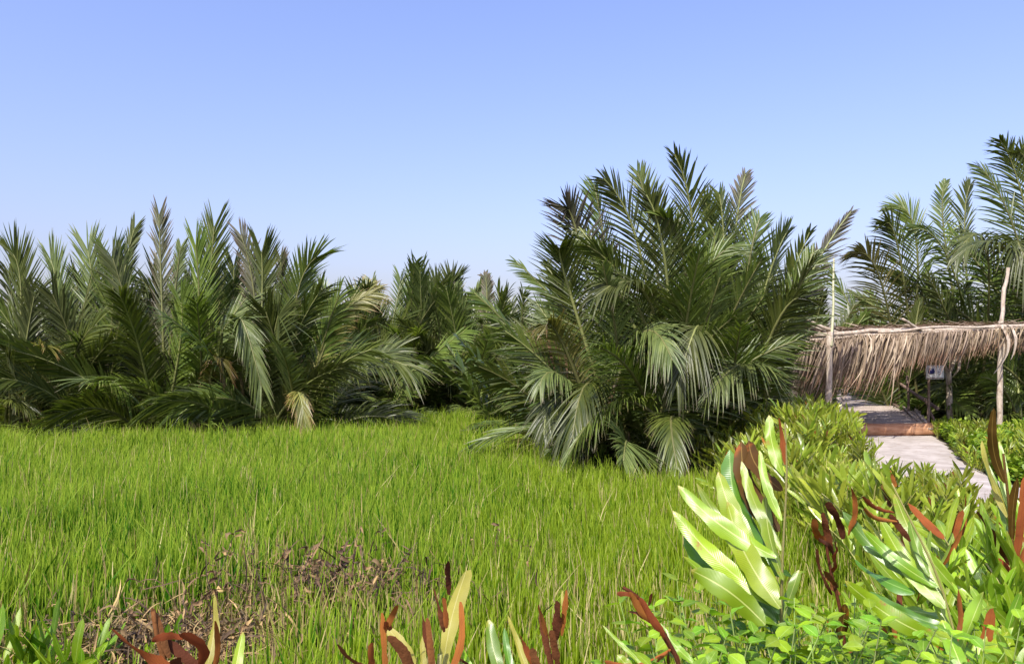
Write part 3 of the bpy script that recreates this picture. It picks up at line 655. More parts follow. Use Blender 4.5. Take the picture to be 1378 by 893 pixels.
# ------------------------------------------------------------------ boardwalk, log step
def build_boardwalk():
    o = empty('boardwalk', (8.3, 17.5, 0.2)); tag(o, 'grey plank boardwalk rising behind the red-brown log, mostly in shade', 'boardwalk')
    rg = random.Random(4)
    base = np.array((8.3, 17.5, 0.2))
    # centre line
    prof = [(17.42, 0.20), (20, 0.36), (23, 0.64), (26, 0.86), (29, 0.95), (34, 0.95)]
    py = [a for a, b in prof]; pz = [b for a, b in prof]
    def cx(y): return 8.22 + (y - 17.42) * 0.41
    y = 17.52; i = 0; shared = {}
    while y < 34:
        z = float(np.interp(y, py, pz)); sl = (float(np.interp(y + .1, py, pz)) - float(np.interp(y - .1, py, pz))) / .2
        k = i % 5
        if k not in shared:
            g = Geo(); box(g, (0, 0, 0), (1.9 + rg.uniform(-.04, .04), 0.145, 0.035), tint=rg.random(), bev=0.006); shared[k] = g.mesh('plank', M['plank'])
        p = put('plank', shared[k], o, (cx(y) - base[0] + rg.uniform(-.02, .02), y - base[1], z - base[2] + rg.uniform(-.004, .004)))
        p.rotation_euler = (math.atan(sl), 0, -0.385 + rg.uniform(-.006, .006))
        y += 0.155; i += 1
    for s in (-1, 1):
        g = Geo()
        ys = np.linspace(17.45, 34, 24)
        P = np.stack([cx(ys) + s * 0.86 - base[0], ys - base[1], np.interp(ys, py, pz) - 0.10 - base[2]], -1)
        tube(g, P, 0.075, sides=6); put('beam', g.mesh('beam', M['dark_wood']), o)
        g = Geo()
        P2 = P + np.array((s * 0.08, 0, 0.15)); tube(g, P2, 0.035, sides=6); put('kerb', g.mesh('kerb', M['plank']), o)
    for yv in np.arange(18.5, 34, 2.5):
        for s in (-1, 1):
            g = Geo(); z = float(np.interp(yv, py, pz)); xx = cx(yv) + s * 0.8 - base[0]
            tube(g, [(xx, yv - base[1], -1.0), (xx, yv - base[1], z - 0.16 - base[2])], 0.07); put('pile', g.mesh('pile', M['dark_wood']), o)
build_boardwalk()
g = Geo()
n = 26; tx = np.linspace(0, 1, n); rgl = np.random.default_rng(9)
P = np.stack([7.25 + 2.05 * tx, 17.25 - 0.02 * np.sin(tx * 5), 0.165 + 0.006 * np.sin(tx * 9)], -1)
rad = 0.145 * (1 + 0.03 * np.sin(tx * 14) + rgl.normal(0, 0.008, n)); rad[0] *= 0.9; rad[-1] *= 0.9
tube(g, P - np.array((8.2, 17.25, 0)), rad, sides=14, tint=0.9)
o = put('log', g.mesh('log', M['log']), None, (8.2, 17.25, 0)); tag(o, 'long red-brown log lying across the path before the boardwalk', 'log')

# ------------------------------------------------------------------ rustic railing right of the boardwalk
def stick(parent, base, name, a, b, r0, r1=None, mat='dark_wood', wob=0.02, seed=0, sides=7, n=9):
    rg = np.random.default_rng(seed); t = np.linspace(0, 1, n)[:, None]
    P = np.asarray(a) * (1 - t) + np.asarray(b) * t; off = rg.normal(0, wob, (n, 3)); off[0] = off[-1] = 0
    off = (off + np.roll(off, 1, 0) + np.roll(off, -1, 0)) / 3
    rad = np.linspace(r0, r1 or r0, n) * (1 + rg.normal(0, 0.05, n))
    g = Geo(); tube(g, P + off - np.asarray(base), rad, sides=sides, tint=0.7)
    return put(name, g.mesh(name, M[mat]), parent)
rb = np.array((9.4, 17.9, 0.1)); o = empty('stick_railing', rb); tag(o, 'rough railing of grey sticks leaning along the right side of the boardwalk', 'railing')
stick(o, rb, 'rail', at(1195, 505, 22), at(1262, 550, 17.9), 0.035, 0.045, seed=1)
stick(o, rb, 'rail', at(1190, 535, 22), at(1256, 578, 17.9), 0.03, 0.035, seed=2)
stick(o, rb, 'post', at(1266, 590, 18.0), at(1244, 535, 18.1), 0.035, 0.03, seed=3)
stick(o, rb, 'post', at(1222, 590, 19.5), at(1221, 505, 19.5), 0.035, 0.03, seed=4)
stick(o, rb, 'post', at(1206, 570, 21), at(1205, 500, 21), 0.035, 0.03, seed=5)
stick(o, rb, 'rail', at(1178, 512, 26), at(1236, 566, 18.2), 0.022, 0.03, mat='pole', seed=6)

# ------------------------------------------------------------------ sign
sb = at(1249, 585, 17.7); sb[2] = 0.0
o = empty('sign', sb); tag(o, 'small white notice board with a dark blue picture on a brown stake', 'sign')
stick(o, sb, 'stake', sb + np.array((0, 0, -0.1)), at(1250, 492, 17.75), 0.035, 0.03, seed=7, wob=0.008)
c = at(1258, 500.5, 17.68)
g = Geo(); box(g, c - sb, (0.36, 0.03, 0.31), rz=-0.25, bev=0.004, tint=1); bd = put('board', g.mesh('board', M['board']), o)
def on_board(g, u, v, w_, h_):
    cz, sz = math.cos(-0.25), math.sin(-0.25)
    p = c - sb + np.array((u * cz + 0.018 * sz, u * sz - 0.018 * cz, v)); box(g, p, (w_, 0.004, h_), rz=-0.25, bev=0.001, tint=1)
g = Geo()
on_board(g, -0.075, 0.01, 0.13, 0.07); on_board(g, -0.115, 0.065, 0.03, 0.05); on_board(g, -0.04, 0.06, 0.035, 0.045); on_board(g, -0.075, -0.035, 0.09, 0.02)
pr = put('picture', g.mesh('picture', M['ink']), bd)
g = Geo()
for v in (0.06, 0.0, -0.05): on_board(g, 0.09, v, 0.05, 0.018)
put('print', g.mesh('print', M['ink_pale']), bd)
g = Geo(); on_board(g, 0, -0.135, 0.34, 0.02); put('edge', g.mesh('edge', M['dark_wood']), bd)

# ------------------------------------------------------------------ thatched pergola
def build_pergola():
    base = np.array((8.4, 16.6, 0.0)); o = empty('pergola', base); tag(o, 'rustic gateway of pale poles roofed with hanging dry palm thatch', 'pergola')
    A0 = at(1114, 612, 15.75); A0[2] = -0.1; A1 = at(1117, 446, 15.85)
    C0 = at(1344, 575, 16.6); C0[2] = -0.1; C1 = at(1347, 432, 16.6)
    B0 = at(1279, 590, 18.6); B0[2] = -0.1; B1 = at(1276, 500, 18.6)
    stick(o, base, 'post', A0, A1, 0.075, 0.06, 'pole', 0.012, 11, 9)
    stick(o, base, 'post', C0, C1, 0.06, 0.055, 'pole', 0.02, 12, 9)
    stick(o, base, 'post', B0, B1, 0.075, 0.065, 'pole', 0.02, 13, 9)
    B2 = B0 + (A0 - C0) * 1.0; B2[2] = -0.1
    stick(o, base, 'post', B2, (B2[0], B2[1], 2.15), 0.07, 0.06, 'pole', 0.02, 14, 9)
    for k, dx in enumerate((-0.22, 0.25)):                               # the fork of the back post
        stick(o, base, 'fork', B1 - np.array((0, 0, .05)), B1 + np.array((dx, 0, 0.42)), 0.05, 0.035, 'pole', 0.01, 15 + k)
    stick(o, base, 'upright', C1 - np.array((0, 0, .1)), at(1356, 360, 16.7), 0.05, 0.035, 'pole', 0.02, 17)
    stick(o, base, 'upright', A1 - np.array((0, .08, .3)), at(1122, 348, 16.4), 0.03, 0.018, 'bamboo', 0.01, 18)
    # beams
    stick(o, base, 'beam', at(1095, 450, 15.98), at(1410, 436, 16.6), 0.045, 0.04, 'pole', 0.03, 19, n=14)
    stick(o, base, 'beam', at(1100, 455, 16.3), at(1250, 441, 16.5), 0.035, 0.025, 'pole', 0.03, 20)
    stick(o, base, 'beam', at(1180, 446, 16.05), at(1330, 440, 16.2), 0.03, 0.02, 'pole', 0.04, 21)
    back0 = B2 + np.array((-0.3, 0, 2.25)); back1 = B0 + np.array((1.2, 0.1, 2.35))
    stick(o, base, 'beam', back0, back1, 0.05, 0.045, 'pole', 0.03, 22, n=14)
    for k in range(7):
        f = k / 6; a = at(1100, 450, 16.15) * (1 - f) + at(1400, 437, 16.6) * f; b = back0 * (1 - f) + back1 * f
        a = a + np.array((0, -0.12, 0.02)); b = b + np.array((0, 0.25, 0.03))
        stick(o, base, 'rafter', a, b, 0.028, 0.024, 'pole', 0.02, 30 + k)
    stick(o, base, 'branch', at(1074, 423, 15.9), at(1148, 458, 16.1), 0.02, 0.05, 'pole', 0.03, 40)
    stick(o, base, 'branch', at(1068, 428, 16.0), at(1110, 446, 16.2), 0.012, 0.025, 'pole', 0.02, 41)
    stick(o, base, 'branch', at(1213, 428, 16.0), at(1240, 444, 16.2), 0.025, 0.03, 'pole', 0.02, 42)
    # hanging dry fronds: a rib along the roof, leaflets hanging down
    rg = np.random.default_rng(77)
    def dry(a, b, hang, n, left=0.25, curve=0.25, wd=0.016, tintm=0.5, down=True):
        g = Geo(); t = np.sort(rg.random(n)); P = np.asarray(a) * (1 - t)[:, None] + np.asarray(b) * t[:, None]
        hg = np.interp(t, np.linspace(0, 1, len(hang)), hang) * (1 + rg.normal(0, 0.16, n)) * (1 + 0.22 * np.sin(t * 23 + rg.uniform(0, 6)) * np.sin(t * 11))
        k = 6; s = np.linspace(0, 1, k)
        C = np.zeros((n, k, 3)); lx = left + rg.normal(0, 0.13, n); fy = rg.normal(-0.10, 0.12, n)
        C[:, :, 0] = P[:, None, 0] - (lx * hg)[:, None] * (s ** (1.2))[None] + (rg.normal(0, .05, n) * hg)[:, None] * np.sin(s * 3.1)[None]
        C[:, :, 1] = P[:, None, 1] + (fy * hg)[:, None] * np.sin(s * 2.2)[None] + rg.normal(0, .04, n)[:, None]
        C[:, :, 2] = P[:, None, 2] + 0.02 + (0.06 * np.sin(s * np.pi))[None] - hg[:, None] * (s ** 1.25)[None]
        fa = rg.uniform(-1.0, 1.0, n); S0 = np.stack([np.cos(fa), np.sin(fa), 0 * fa], -1)
        S = np.broadcast_to(S0[:, None], C.shape)
        W = (wd * rg.uniform(0.6, 1.2, n))[:, None] * np.array([0.5, 1, 1, .85, .6, .12])[None]
        ribbons(g, C - base, S, W, fold=0.3, tint=np.clip(rg.normal(tintm, 0.3, n), 0, 1), cols=3)
        f = put('dry_frond', g.mesh('dry_frond', M['thatch']), o)
        gs = Geo(); tube(gs, np.linspace(np.asarray(a) - base, np.asarray(b) - base, 6), np.linspace(0.024, 0.012, 6), sides=6, tint=0.8)
        put('rib', gs.mesh('rib', M['pole']), f)
        return f
    dry(at(1078, 458, 15.9), at(1165, 452, 16.1), (0.85, 1.15, 0.8), 150, 0.42)
    dry(at(1120, 455, 16.1), at(1200, 450, 16.15), (0.85, 0.95, 1.05, 0.95), 170, 0.35)
    dry(at(1150, 451, 16.0), at(1235, 448, 16.1), (0.95, 1.0, 0.95, 0.75), 170, 0.38)
    dry(at(1200, 449, 16.1), at(1290, 446, 16.2), (0.8, 0.6, 0.62, 0.6), 170, 0.3)
    dry(at(1250, 447, 16.1), at(1335, 443, 16.3), (0.65, 0.62, 0.52, 0.36), 160, 0.4)
    dry(at(1300, 445, 16.2), at(1378, 441, 16.5), (0.5, 0.4, 0.3, 0.3), 70, 0.4)
    dry(at(1085, 470, 16.4), at(1110, 460, 16.5), (0.75, 1.35), 60, 0.45)
    for k, yb in enumerate((16.7, 17.2, 17.8, 18.4)):                     # roof rows further back
        f = (yb - 16.2) / 2.4
        a = np.array((6.5 + f * 0.3, yb, 2.22)); b = np.array((11.0 + f * 0.6, yb + .3, 2.30))
        for j in range(3):
            aa = a + (b - a) * (j / 3.0); bb = a + (b - a) * ((j + 1.15) / 3.0)
            hh = (0.75, 0.7, 0.45)[j]
            dry(aa, bb, (hh, hh * 0.9), 150, 0.3, tintm=0.35)
    # loose dry leaves lying on top of the beams
    g = Geo(); n = 1500; t = rg.random(n); a = at(1092, 446, 16.3); b = at(1385, 436, 16.8)
    P = a * (1 - t)[:, None] + b * t[:, None] + np.stack([0 * t, rg.uniform(-.15, 2.2, n), rg.uniform(0.0, 0.06, n)], -1)
    k = 5; s = np.linspace(-.5, .5, k); ang = rg.normal(0.0, 0.5, n); Ln = rg.uniform(0.25, 0.8, n)
    C = P[:, None] + np.stack([np.cos(ang)[:, None] * Ln[:, None] * s, np.sin(ang)[:, None] * Ln[:, None] * s, (rg.normal(0, .05, n))[:, None] * s * 2 - 0.1 * s[None] ** 2 * Ln[:, None]], -1)
    S = np.broadcast_to(np.stack([-np.sin(ang), np.cos(ang), rg.normal(0, .4, n)], -1)[:, None], C.shape)
    ribbons(g, C - base, nrm(S), np.broadcast_to(rg.uniform(.008, .018, n)[:, None] * np.array([.3, 1, 1, .8, .1]), (n, k)), fold=0.3, tint=np.clip(rg.normal(.7, .25, n), 0, 1))
    lo = put('loose_thatch', g.mesh('loose_thatch', M['thatch']), o); lo['kind'] = 'stuff'
    # pale curled sheaths hanging from the right post
    def sheath(pts, w_):
        g = Geo(); P = np.array([at(*p) for p in pts]) - base
        t = np.linspace(0, 1, len(P)); tt_ = np.linspace(0, 1, 12); Pi = np.stack([np.interp(tt_, t, P[:, i]) for i in range(3)], -1)
        Pi[1:-1] = (Pi[:-2] + Pi[1:-1] * 2 + Pi[2:]) / 4
        Wd = w_ * np.interp(tt_, [0, .3, .8, 1], [.7, 1, .7, .1])
        ribbons(g, Pi[None], nrm(np.broadcast_to(np.array((1., .5, 0.2)), Pi.shape))[None], Wd[None], fold=0.6, tint=0.95)
        return put('dry_sheath', g.mesh('dry_sheath', M['pole']), o)
    sheath([(1347, 440, 16.4), (1356, 455, 16.3), (1354, 475, 16.3), (1345, 490, 16.3), (1337, 503, 16.3)], 0.06)
    sheath([(1360, 440, 16.4), (1366, 455, 16.3), (1364, 470, 16.3), (1360, 484, 16.3)], 0.05)
    sheath([(1345, 440, 16.5), (1350, 460, 16.4), (1349, 480, 16.4), (1344, 500, 16.45)], 0.04)
    sheath([(1290, 478, 18.4), (1289, 495, 18.3), (1281, 508, 18.4)], 0.06)
build_pergola()

# ------------------------------------------------------------------ leather ferns
def strap(P0, P1, w_, rg, mat, parent=None, name='leaflet', bow=(0, 0, 0), roll=0.0, K=19, curl=0.0, side=None, fold=0.25, wave=0.12, prof=None, origin=(0, 0, 0), tip_cut=False, geo=None, facing=None, twist=0.0, jag=0.05):
    """one strap-shaped leaflet with a midrib and wavy edges"""
    P0 = np.asarray(P0, float); P1 = np.asarray(P1, float); s = np.linspace(0, 1, K)
    L = np.linalg.norm(P1 - P0); T = (P1 - P0) / L
    C = P0 + (P1 - P0) * s[:, None] + np.asarray(bow)[None] * (np.sin(np.pi * s) * L)[:, None]
    if side is None:
        v = facing if facing is not None else -(P0 + P1) / 2 - np.array((0, 0, -EYE))
        side = np.cross(T, nrm(np.asarray(v, float)))
    side = nrm(np.asarray(side, float)); N = np.cross(T, side)
    ang = roll + twist * s
    S = side[None] * np.cos(ang)[:, None] + N[None] * np.sin(ang)[:, None]
    pr = np.interp(s, [0, .06, .2, .5, .75, .9, .97, 1], [.15, .55, .9, 1, .86, .6, .33, .04]) if prof is None else np.interp(s, prof[0], prof[1])
    W = w_ * pr * (1 + np.clip(rg.normal(0, jag, K), -.5, .5))
    wv = wave * np.sin(np.linspace(0, rg.uniform(6, 12), K) + rg.uniform(0, 6))
    if curl: C = C + N[None] * (curl * L * s ** 2)[:, None]
    g = geo or Geo()
    ribbons(g, (C - np.asarray(origin))[None], S[None], W[None], fold=fold, tint=np.array([np.clip(rg.normal(.5, .25), 0, 1)]), cols=3, wave=wv[None])
    if geo: return None
    return put(name, g.mesh(name, M[mat]), parent)

def px_strap(parent, origin, rg, p0, p1, wpx, mat, dY=0.0, bow=0.0, **kw):
    """leaflet between two photo pixels at given depths; p0, p1 = (px,py,Y); bow in fractions of length, upwards"""
    if mat in ('fern_pale', 'fern_deep', 'fern', 'fern_yellow') and p1[1] < p0[1]:
        p1 = (p1[0], p1[1], p0[2] + 0.75 * (p0[1] - p1[1]) * p0[2] / F)
    a, b = at(*p0), at(*p1); Y = (p0[2] + p1[2]) / 2
    perp = np.array((-(b - a)[2], 0, (b - a)[0])); perp = perp / (np.linalg.norm(perp) + 1e-9)
    if mat.startswith('rust'):
        kw.setdefault('jag', 0.09); kw.setdefault('wave', 0.3); kw.setdefault('curl', rg.normal(0, .12)); kw.setdefault('twist', rg.normal(0, .7))
        kw.setdefault('prof', ([0, .1, .35, .8, .95, 1], [.35, .7, 1, .95, .7, .3]))
    elif mat.startswith('fern'):
        kw.setdefault('facing', np.array((-.3, -.8, .45)) + rg.normal(0, .09, 3)); kw.setdefault('curl', rg.choice((-1, 1)) * rg.uniform(.04, .13)); kw.setdefault('wave', 0.35); kw.setdefault('twist', rg.normal(0, .3))
    return strap(a, b, wpx * (0.35 if mat.startswith('rust') else 0.36) * Y / F, rg, mat, parent, bow=perp * bow, origin=origin, **kw)

def stemtube(parent, origin, pts, r0, r1, mat='fern_stem', name='stem'):
    P = np.array([at(*p) for p in pts]) - np.asarray(origin)
    if P[0][2] > 0.02: P = np.concatenate([[P[0] * np.array((.5, .5, 0))], P])            # rooted in the ground
    t = np.linspace(0, 1, len(P)); tt_ = np.linspace(0, 1, 14)
    Pi = np.stack([np.interp(tt_, t, P[:, i]) for i in range(3)], -1); Pi[1:-1] = (Pi[:-2] + 2 * Pi[1:-1] + Pi[2:]) / 4
    g = Geo(); tube(g, Pi, np.linspace(r0, r1, 14), sides=7); return put(name, g.mesh(name, M[mat]), parent)

def hero(name, label, cat, px, Y, group='leather ferns in the foreground'):
    p = at(px, 700, Y); z = float(ground_h(p[0], Y)) - 0.03
    o = empty(name, (p[0], Y, z)); tag(o, label, cat, group); return o, np.array((p[0], Y, z))

rgh = np.random.default_rng(101)
# -- the tall fern with broad shining leaflets right of the middle
o, b = hero('leather_fern', 'tall fern with broad shining yellow-green leaflets fanning left from one upright stem', 'fern', 1052, 2.0)
fr = stemtube(o, b, [(1075, 1350, 2.0), (1052, 1000, 2.0), (1050, 840, 2.0), (1054, 720, 2.0), (1060, 640, 2.0), (1056, 568, 2.0)], 0.005, 0.002)
Z = [((1048, 815, 1.99), (907, 690, 1.80), 36, 'fern_pale', dict(bow=0.05, roll=0.1)),
     ((1045, 750, 2.0), (911, 649, 1.88), 32, 'fern_pale', dict(bow=0.06, roll=0.15, twist=-0.2)),
     ((1047, 800, 1.97), (965, 630, 1.85), 42, 'fern_pale', dict(bow=0.05, roll=0.1)),
     ((1050, 775, 2.05), (981, 600, 2.1), 48, 'fern_deep', dict(bow=0.10, roll=0.1)),
     ((1050, 818, 1.93), (977, 672, 1.78), 46, 'fern_pale', dict(bow=0.06, roll=-0.15)),
     ((1046, 835, 2.05), (922, 722, 2.05), 62, 'fern_deep', dict(bow=0.03, roll=0.0)),
     ((1030, 840, 1.9), (932, 768, 1.75), 44, 'fern_pale', dict(bow=-0.06, roll=0.0)),
     ((1048, 715, 2.15), (998, 590, 2.25), 40, 'fern_brown', dict(bow=0.12, roll=0.1)),
     ((1052, 660, 2.12), (1006, 585, 2.3), 34, 'fern_brown', dict(bow=0.1, roll=0.2)),
     ((1054, 640, 2.02), (1035, 562, 1.95), 22, 'fern_pale', dict(bow=0.05, roll=0.3, wave=0.4)),
     ((1057, 625, 2.0), (1048, 562, 2.0), 10, 'rust', dict(roll=0.2, wave=0.3)),
     ((1054, 780, 1.98), (1030, 660, 1.9), 26, 'fern_pale', dict(bow=0.05, roll=0.5)),
     ((1052, 835, 2.0), (1075, 770, 2.2), 22, 'fern', dict(roll=0.5)),
     ((1040, 838, 2.0), (918, 745, 2.0), 22, 'fern', dict(bow=.03)), ((1050, 790, 2.05), (940, 655, 2.05), 24, 'fern', dict(bow=.05)),
     ((1051, 740, 2.05), (1000, 625, 2.0), 22, 'fern', dict(bow=.05)), ((1048, 825, 1.95), (1000, 700, 1.95), 24, 'fern_deep', dict(bow=.03)),
     ((1052, 700, 2.0), (1022, 610, 2.0), 16, 'fern', dict(bow=.05)), ((1045, 838, 1.98), (985, 790, 1.95), 22, 'fern_deep', dict(bow=.03))]
for p0, p1, wp, mt, kk in Z: px_strap(fr, b, rgh, p0, p1, wp, mt, **kk)
# -- second hero fern to the right
o, b = hero('leather_fern', 'leaning fern with long pale leaflets and a pair of rust cigar-curled tips', 'fern', 1290, 2.1)
fr = stemtube(o, b, [(1340, 1300, 2.1), (1310, 1000, 2.1), (1288, 860, 2.1), (1262, 770, 2.1), (1225, 700, 2.1), (1200, 650, 2.1)], 0.005, 0.002)
Z = [((1272, 818, 2.08), (1185, 700, 2.0), 32, 'fern_pale', dict(bow=0.05)),
     ((1272, 805, 2.1), (1205, 657, 2.05), 32, 'fern_pale', dict(bow=0.03)),
     ((1283, 868, 2.05), (1135, 784, 1.85), 34, 'fern_pale', dict(bow=0.06, roll=-0.2)),
     ((1232, 797, 2.15), (1148, 755, 2.1), 26, 'fern_deep', dict(bow=0.06, roll=0.3)),
     ((1215, 752, 2.2), (1162, 735, 2.2), 18, 'fern_deep', dict(bow=0.02)),
     ((1225, 775, 2.25), (1135, 690, 2.3), 26, 'fern_deep', dict(bow=0.05)),
     ((1204, 690, 2.08), (1154, 666, 2.0), 9, 'rust', dict(bow=0.08, fold=1.6, wave=0.0)),
     ((1208, 702, 2.06), (1154, 680, 1.98), 9, 'rust', dict(bow=0.08, fold=1.6, wave=0.0)),
     ((1225, 728, 2.12), (1196, 690, 2.12), 12, 'rust_dark', dict()),
     ((1205, 655, 2.1), (1198, 635, 2.1), 12, 'rust', dict()),
     ((1290, 880, 2.05), (1322, 800, 2.2), 30, 'fern', dict(roll=0.6)),
     ((1278, 830, 2.2), (1215, 820, 2.2), 26, 'fern_pale', dict(roll=0.6)),
     ((1295, 900, 2.0), (1268, 830, 2.0), 34, 'fern', dict(roll=0.2)),
     ((1262, 790, 2.1), (1160, 712, 2.1), 20, 'fern', dict(bow=.05)), ((1278, 845, 2.1), (1165, 800, 2.1), 20, 'fern_deep', dict(bow=.04)),
     ((1282, 855, 2.1), (1245, 745, 2.1), 20, 'fern', dict(bow=.04)), ((1250, 775, 2.1), (1225, 690, 2.1), 16, 'fern', dict(bow=.04))]
for p0, p1, wp, mt, kk in Z: px_strap(fr, b, rgh, p0, p1, wp, mt, **kk)
# -- withered rust fern between them
o, b = hero('leather_fern', 'withered fern with crumpled rust leaflets between the two large green ferns', 'fern', 1135, 2.3)
fr = stemtube(o, b, [(1150, 1250, 2.3), (1140, 900, 2.3), (1132, 820, 2.3), (1115, 760, 2.3), (1108, 700, 2.3)], 0.007, 0.004, 'rust_dark')
Z = [((1118, 730, 2.3), (1097, 700, 2.2), 14, 'rust'), ((1120, 745, 2.3), (1107, 690, 2.25), 12, 'rust_dark'), ((1135, 725, 2.3), (1112, 675, 2.25), 17, 'rust_dark'),
     ((1142, 720, 2.35), (1146, 655, 2.3), 10, 'rust'), ((1125, 750, 2.3), (1098, 720, 2.2), 9, 'rust_dark'), ((1120, 800, 2.3), (1100, 740, 2.2), 8, 'rust_dark'),
     ((1128, 860, 2.2), (1137, 812, 2.15), 20, 'fern_brown'), ((1130, 800, 2.3), (1112, 770, 2.3), 12, 'rust_dark'), ((1122, 770, 2.3), (1125, 735, 2.2), 13, 'rust'),
     ((1150, 735, 2.4), (1130, 695, 2.4), 12, 'fern_pale'), ((1128, 790, 2.3), (1104, 762, 2.2), 9, 'rust_dark'), ((1135, 880, 2.2), (1165, 860, 2.2), 9, 'rust_dark')]
for p0, p1, wp, mt in Z: px_strap(fr, b, rgh, p0, p1, wp, mt, bow=rgh.normal(0, .07), roll=rgh.normal(0, .5), wave=0.6, curl=rgh.normal(0, .06))
# -- rust fern low in the middle right
o, b = hero('leather_fern', 'single rust-red curled frond leaning left over the sedge, near the tall green fern', 'fern', 905, 1.8)
fr = stemtube(o, b, [(960, 1250, 1.8), (935, 980, 1.8), (915, 885, 1.8), (885, 838, 1.8), (858, 800, 1.8), (838, 790, 1.8)], 0.006, 0.004, 'rust_dark')
Z = [((862, 805, 1.8), (824, 797, 1.75), 10, 'rust', dict(bow=-.05)), ((892, 846, 1.8), (845, 795, 1.78), 15, 'rust', dict(bow=0.08, fold=.8)), ((900, 862, 1.8), (866, 812, 1.76), 14, 'rust', dict(bow=0.03, fold=.8)),
     ((878, 838, 1.8), (848, 822, 1.8), 12, 'rust_dark', dict(bow=-.1)), ((873, 815, 1.82), (877, 799, 1.8), 6, 'rust_dark', dict()),
     ((905, 872, 1.8), (822, 888, 1.7), 11, 'rust', dict(bow=0.14, fold=.9)), ((915, 890, 1.8), (884, 840, 1.82), 10, 'rust_dark', dict()),
     ((935, 893, 1.78), (888, 838, 1.75), 15, 'fern', dict(bow=0.05)), ((905, 930, 1.8), (898, 866, 1.75), 10, 'rust_dark', dict()),
     ((870, 900, 1.8), (812, 842, 1.9), 8, 'fern_pale', dict()), ((850, 902, 1.78), (830, 880, 1.78), 20, 'fern_pale', dict())]
for p0, p1, wp, mt, kk in Z: px_strap(fr, b, rgh, p0, p1, wp, mt, **kk)
# -- ferns along the bottom edge
o, b = hero('leather_fern', 'rust-coloured fern with two arching leaflets at the bottom left', 'fern', 230, 1.7)
fr = stemtube(o, b, [(245, 1300, 1.7), (235, 1000, 1.7), (225, 900, 1.7), (212, 860, 1.7), (206, 822, 1.7)], 0.008, 0.005, 'rust_dark')
Z = [((252, 912, 1.68), (153, 848, 1.62), 26, 'rust', dict(bow=0.06)), ((228, 885, 1.7), (205, 818, 1.7), 15, 'rust_dark', dict()),
     ((268, 905, 1.68), (240, 845, 1.62), 22, 'rust', dict(bow=-0.22)), ((246, 858, 1.64), (205, 862, 1.62), 14, 'rust', dict(bow=-.12)),
     ((285, 915, 1.72), (222, 860, 1.72), 20, 'rust_dark', dict()), ((268, 930, 1.7), (292, 803, 1.66), 20, 'fern_yellow', dict(bow=-.05, tip_cut=True)),
     ((280, 930, 1.69), (291, 822, 1.65), 10, 'rust', dict(bow=-.06)), ((240, 920, 1.7), (235, 880, 1.66), 24, 'rust_dark', dict())]
for p0, p1, wp, mt, kk in Z: px_strap(fr, b, rgh, p0, p1, wp, mt, **kk)
o, b = hero('leather_fern', 'single pale green leaflet tip poking up beside the rust fern at the bottom left', 'fern', 318, 1.7)
fr = stemtube(o, b, [(312, 1300, 1.7), (310, 960, 1.7)], 0.006, 0.003)
px_strap(fr, b, rgh, (308, 960, 1.7), (322, 846, 1.68), 24, 'fern_pale', wave=.05)
o, b = hero('leather_fern', 'fern with one broad yellow blunt leaf and rust curls at the bottom middle', 'fern', 585, 1.7)
fr = stemtube(o, b, [(580, 1300, 1.7), (585, 1000, 1.7), (592, 880, 1.7)], 0.008, 0.005)
blunt = ([0, .1, .4, .8, .96, 1], [.3, .6, .8, 1, 1.05, .75])
Z = [((592, 935, 1.68), (620, 757, 1.66), 32, 'fern_yellow', dict(bow=0.02, prof=blunt, label=1)), ((604, 800, 1.7), (603, 751, 1.68), 12, 'rust_dark', dict()),
     ((598, 850, 1.69), (585, 798, 1.66), 12, 'rust_dark', dict()), ((601, 845, 1.67), (597, 802, 1.65), 12, 'rust', dict()),
     ((600, 915, 1.66), (618, 818, 1.64), 14, 'rust', dict(bow=-.1)), ((580, 890, 1.7), (568, 830, 1.68), 14, 'rust_dark', dict()),
     ((585, 930, 1.68), (575, 832, 1.66), 12, 'rust_dark', dict()), ((555, 925, 1.7), (524, 845, 1.66), 26, 'fern_yellow', dict(bow=-.1)),
     ((548, 930, 1.68), (523, 855, 1.64), 22, 'rust_dark', dict(bow=-.15)), ((520, 930, 1.7), (514, 826, 1.66), 13, 'rust', dict()),
     ((517, 850, 1.68), (536, 812, 1.66), 12, 'rust', dict()), ((528, 845, 1.69), (512, 838, 1.66), 14, 'rust', dict()),
     ((512, 905, 1.68), (450, 864, 1.6), 9, 'rust_dark', dict(bow=0.08)), ((500, 915, 1.7), (500, 872, 1.66), 16, 'rust', dict()),
     ((640, 935, 1.7), (616, 862, 1.7), 20, 'fern', dict()), ((570, 920, 1.7), (567, 848, 1.72), 14, 'fern_yellow', dict()),
     ((640, 900, 1.7), (615, 884, 1.68), 5, 'rust_dark', dict())]
for p0, p1, wp, mt, kk in Z:
    kk.pop('label', None); px_strap(fr, b, rgh, p0, p1, wp, mt, **kk)
o, b = hero('leather_fern', 'fresh green strap leaf curving left of the rust stubs at the bottom middle', 'fern', 680, 1.7)
fr = stemtube(o, b, [(700, 1300, 1.7), (700, 1000, 1.7)], 0.007, 0.004)
px_strap(fr, b, rgh, (698, 960, 1.68), (653, 832, 1.66), 24, 'fern', bow=0.04, prof=([0, .3, .8, .95, 1], [.6, .9, 1, .8, .3]))
px_strap(fr, b, rgh, (706, 950, 1.70), (676, 842, 1.70), 16, 'fern_deep', bow=0.04)
o, b = hero('leather_fern', 'group of upright rust and straw-coloured withered leaflets left of the bottom right', 'fern', 735, 1.75)
fr = stemtube(o, b, [(740, 1300, 1.75), (742, 1000, 1.75), (742, 880, 1.75)], 0.007, 0.005, 'rust_dark')
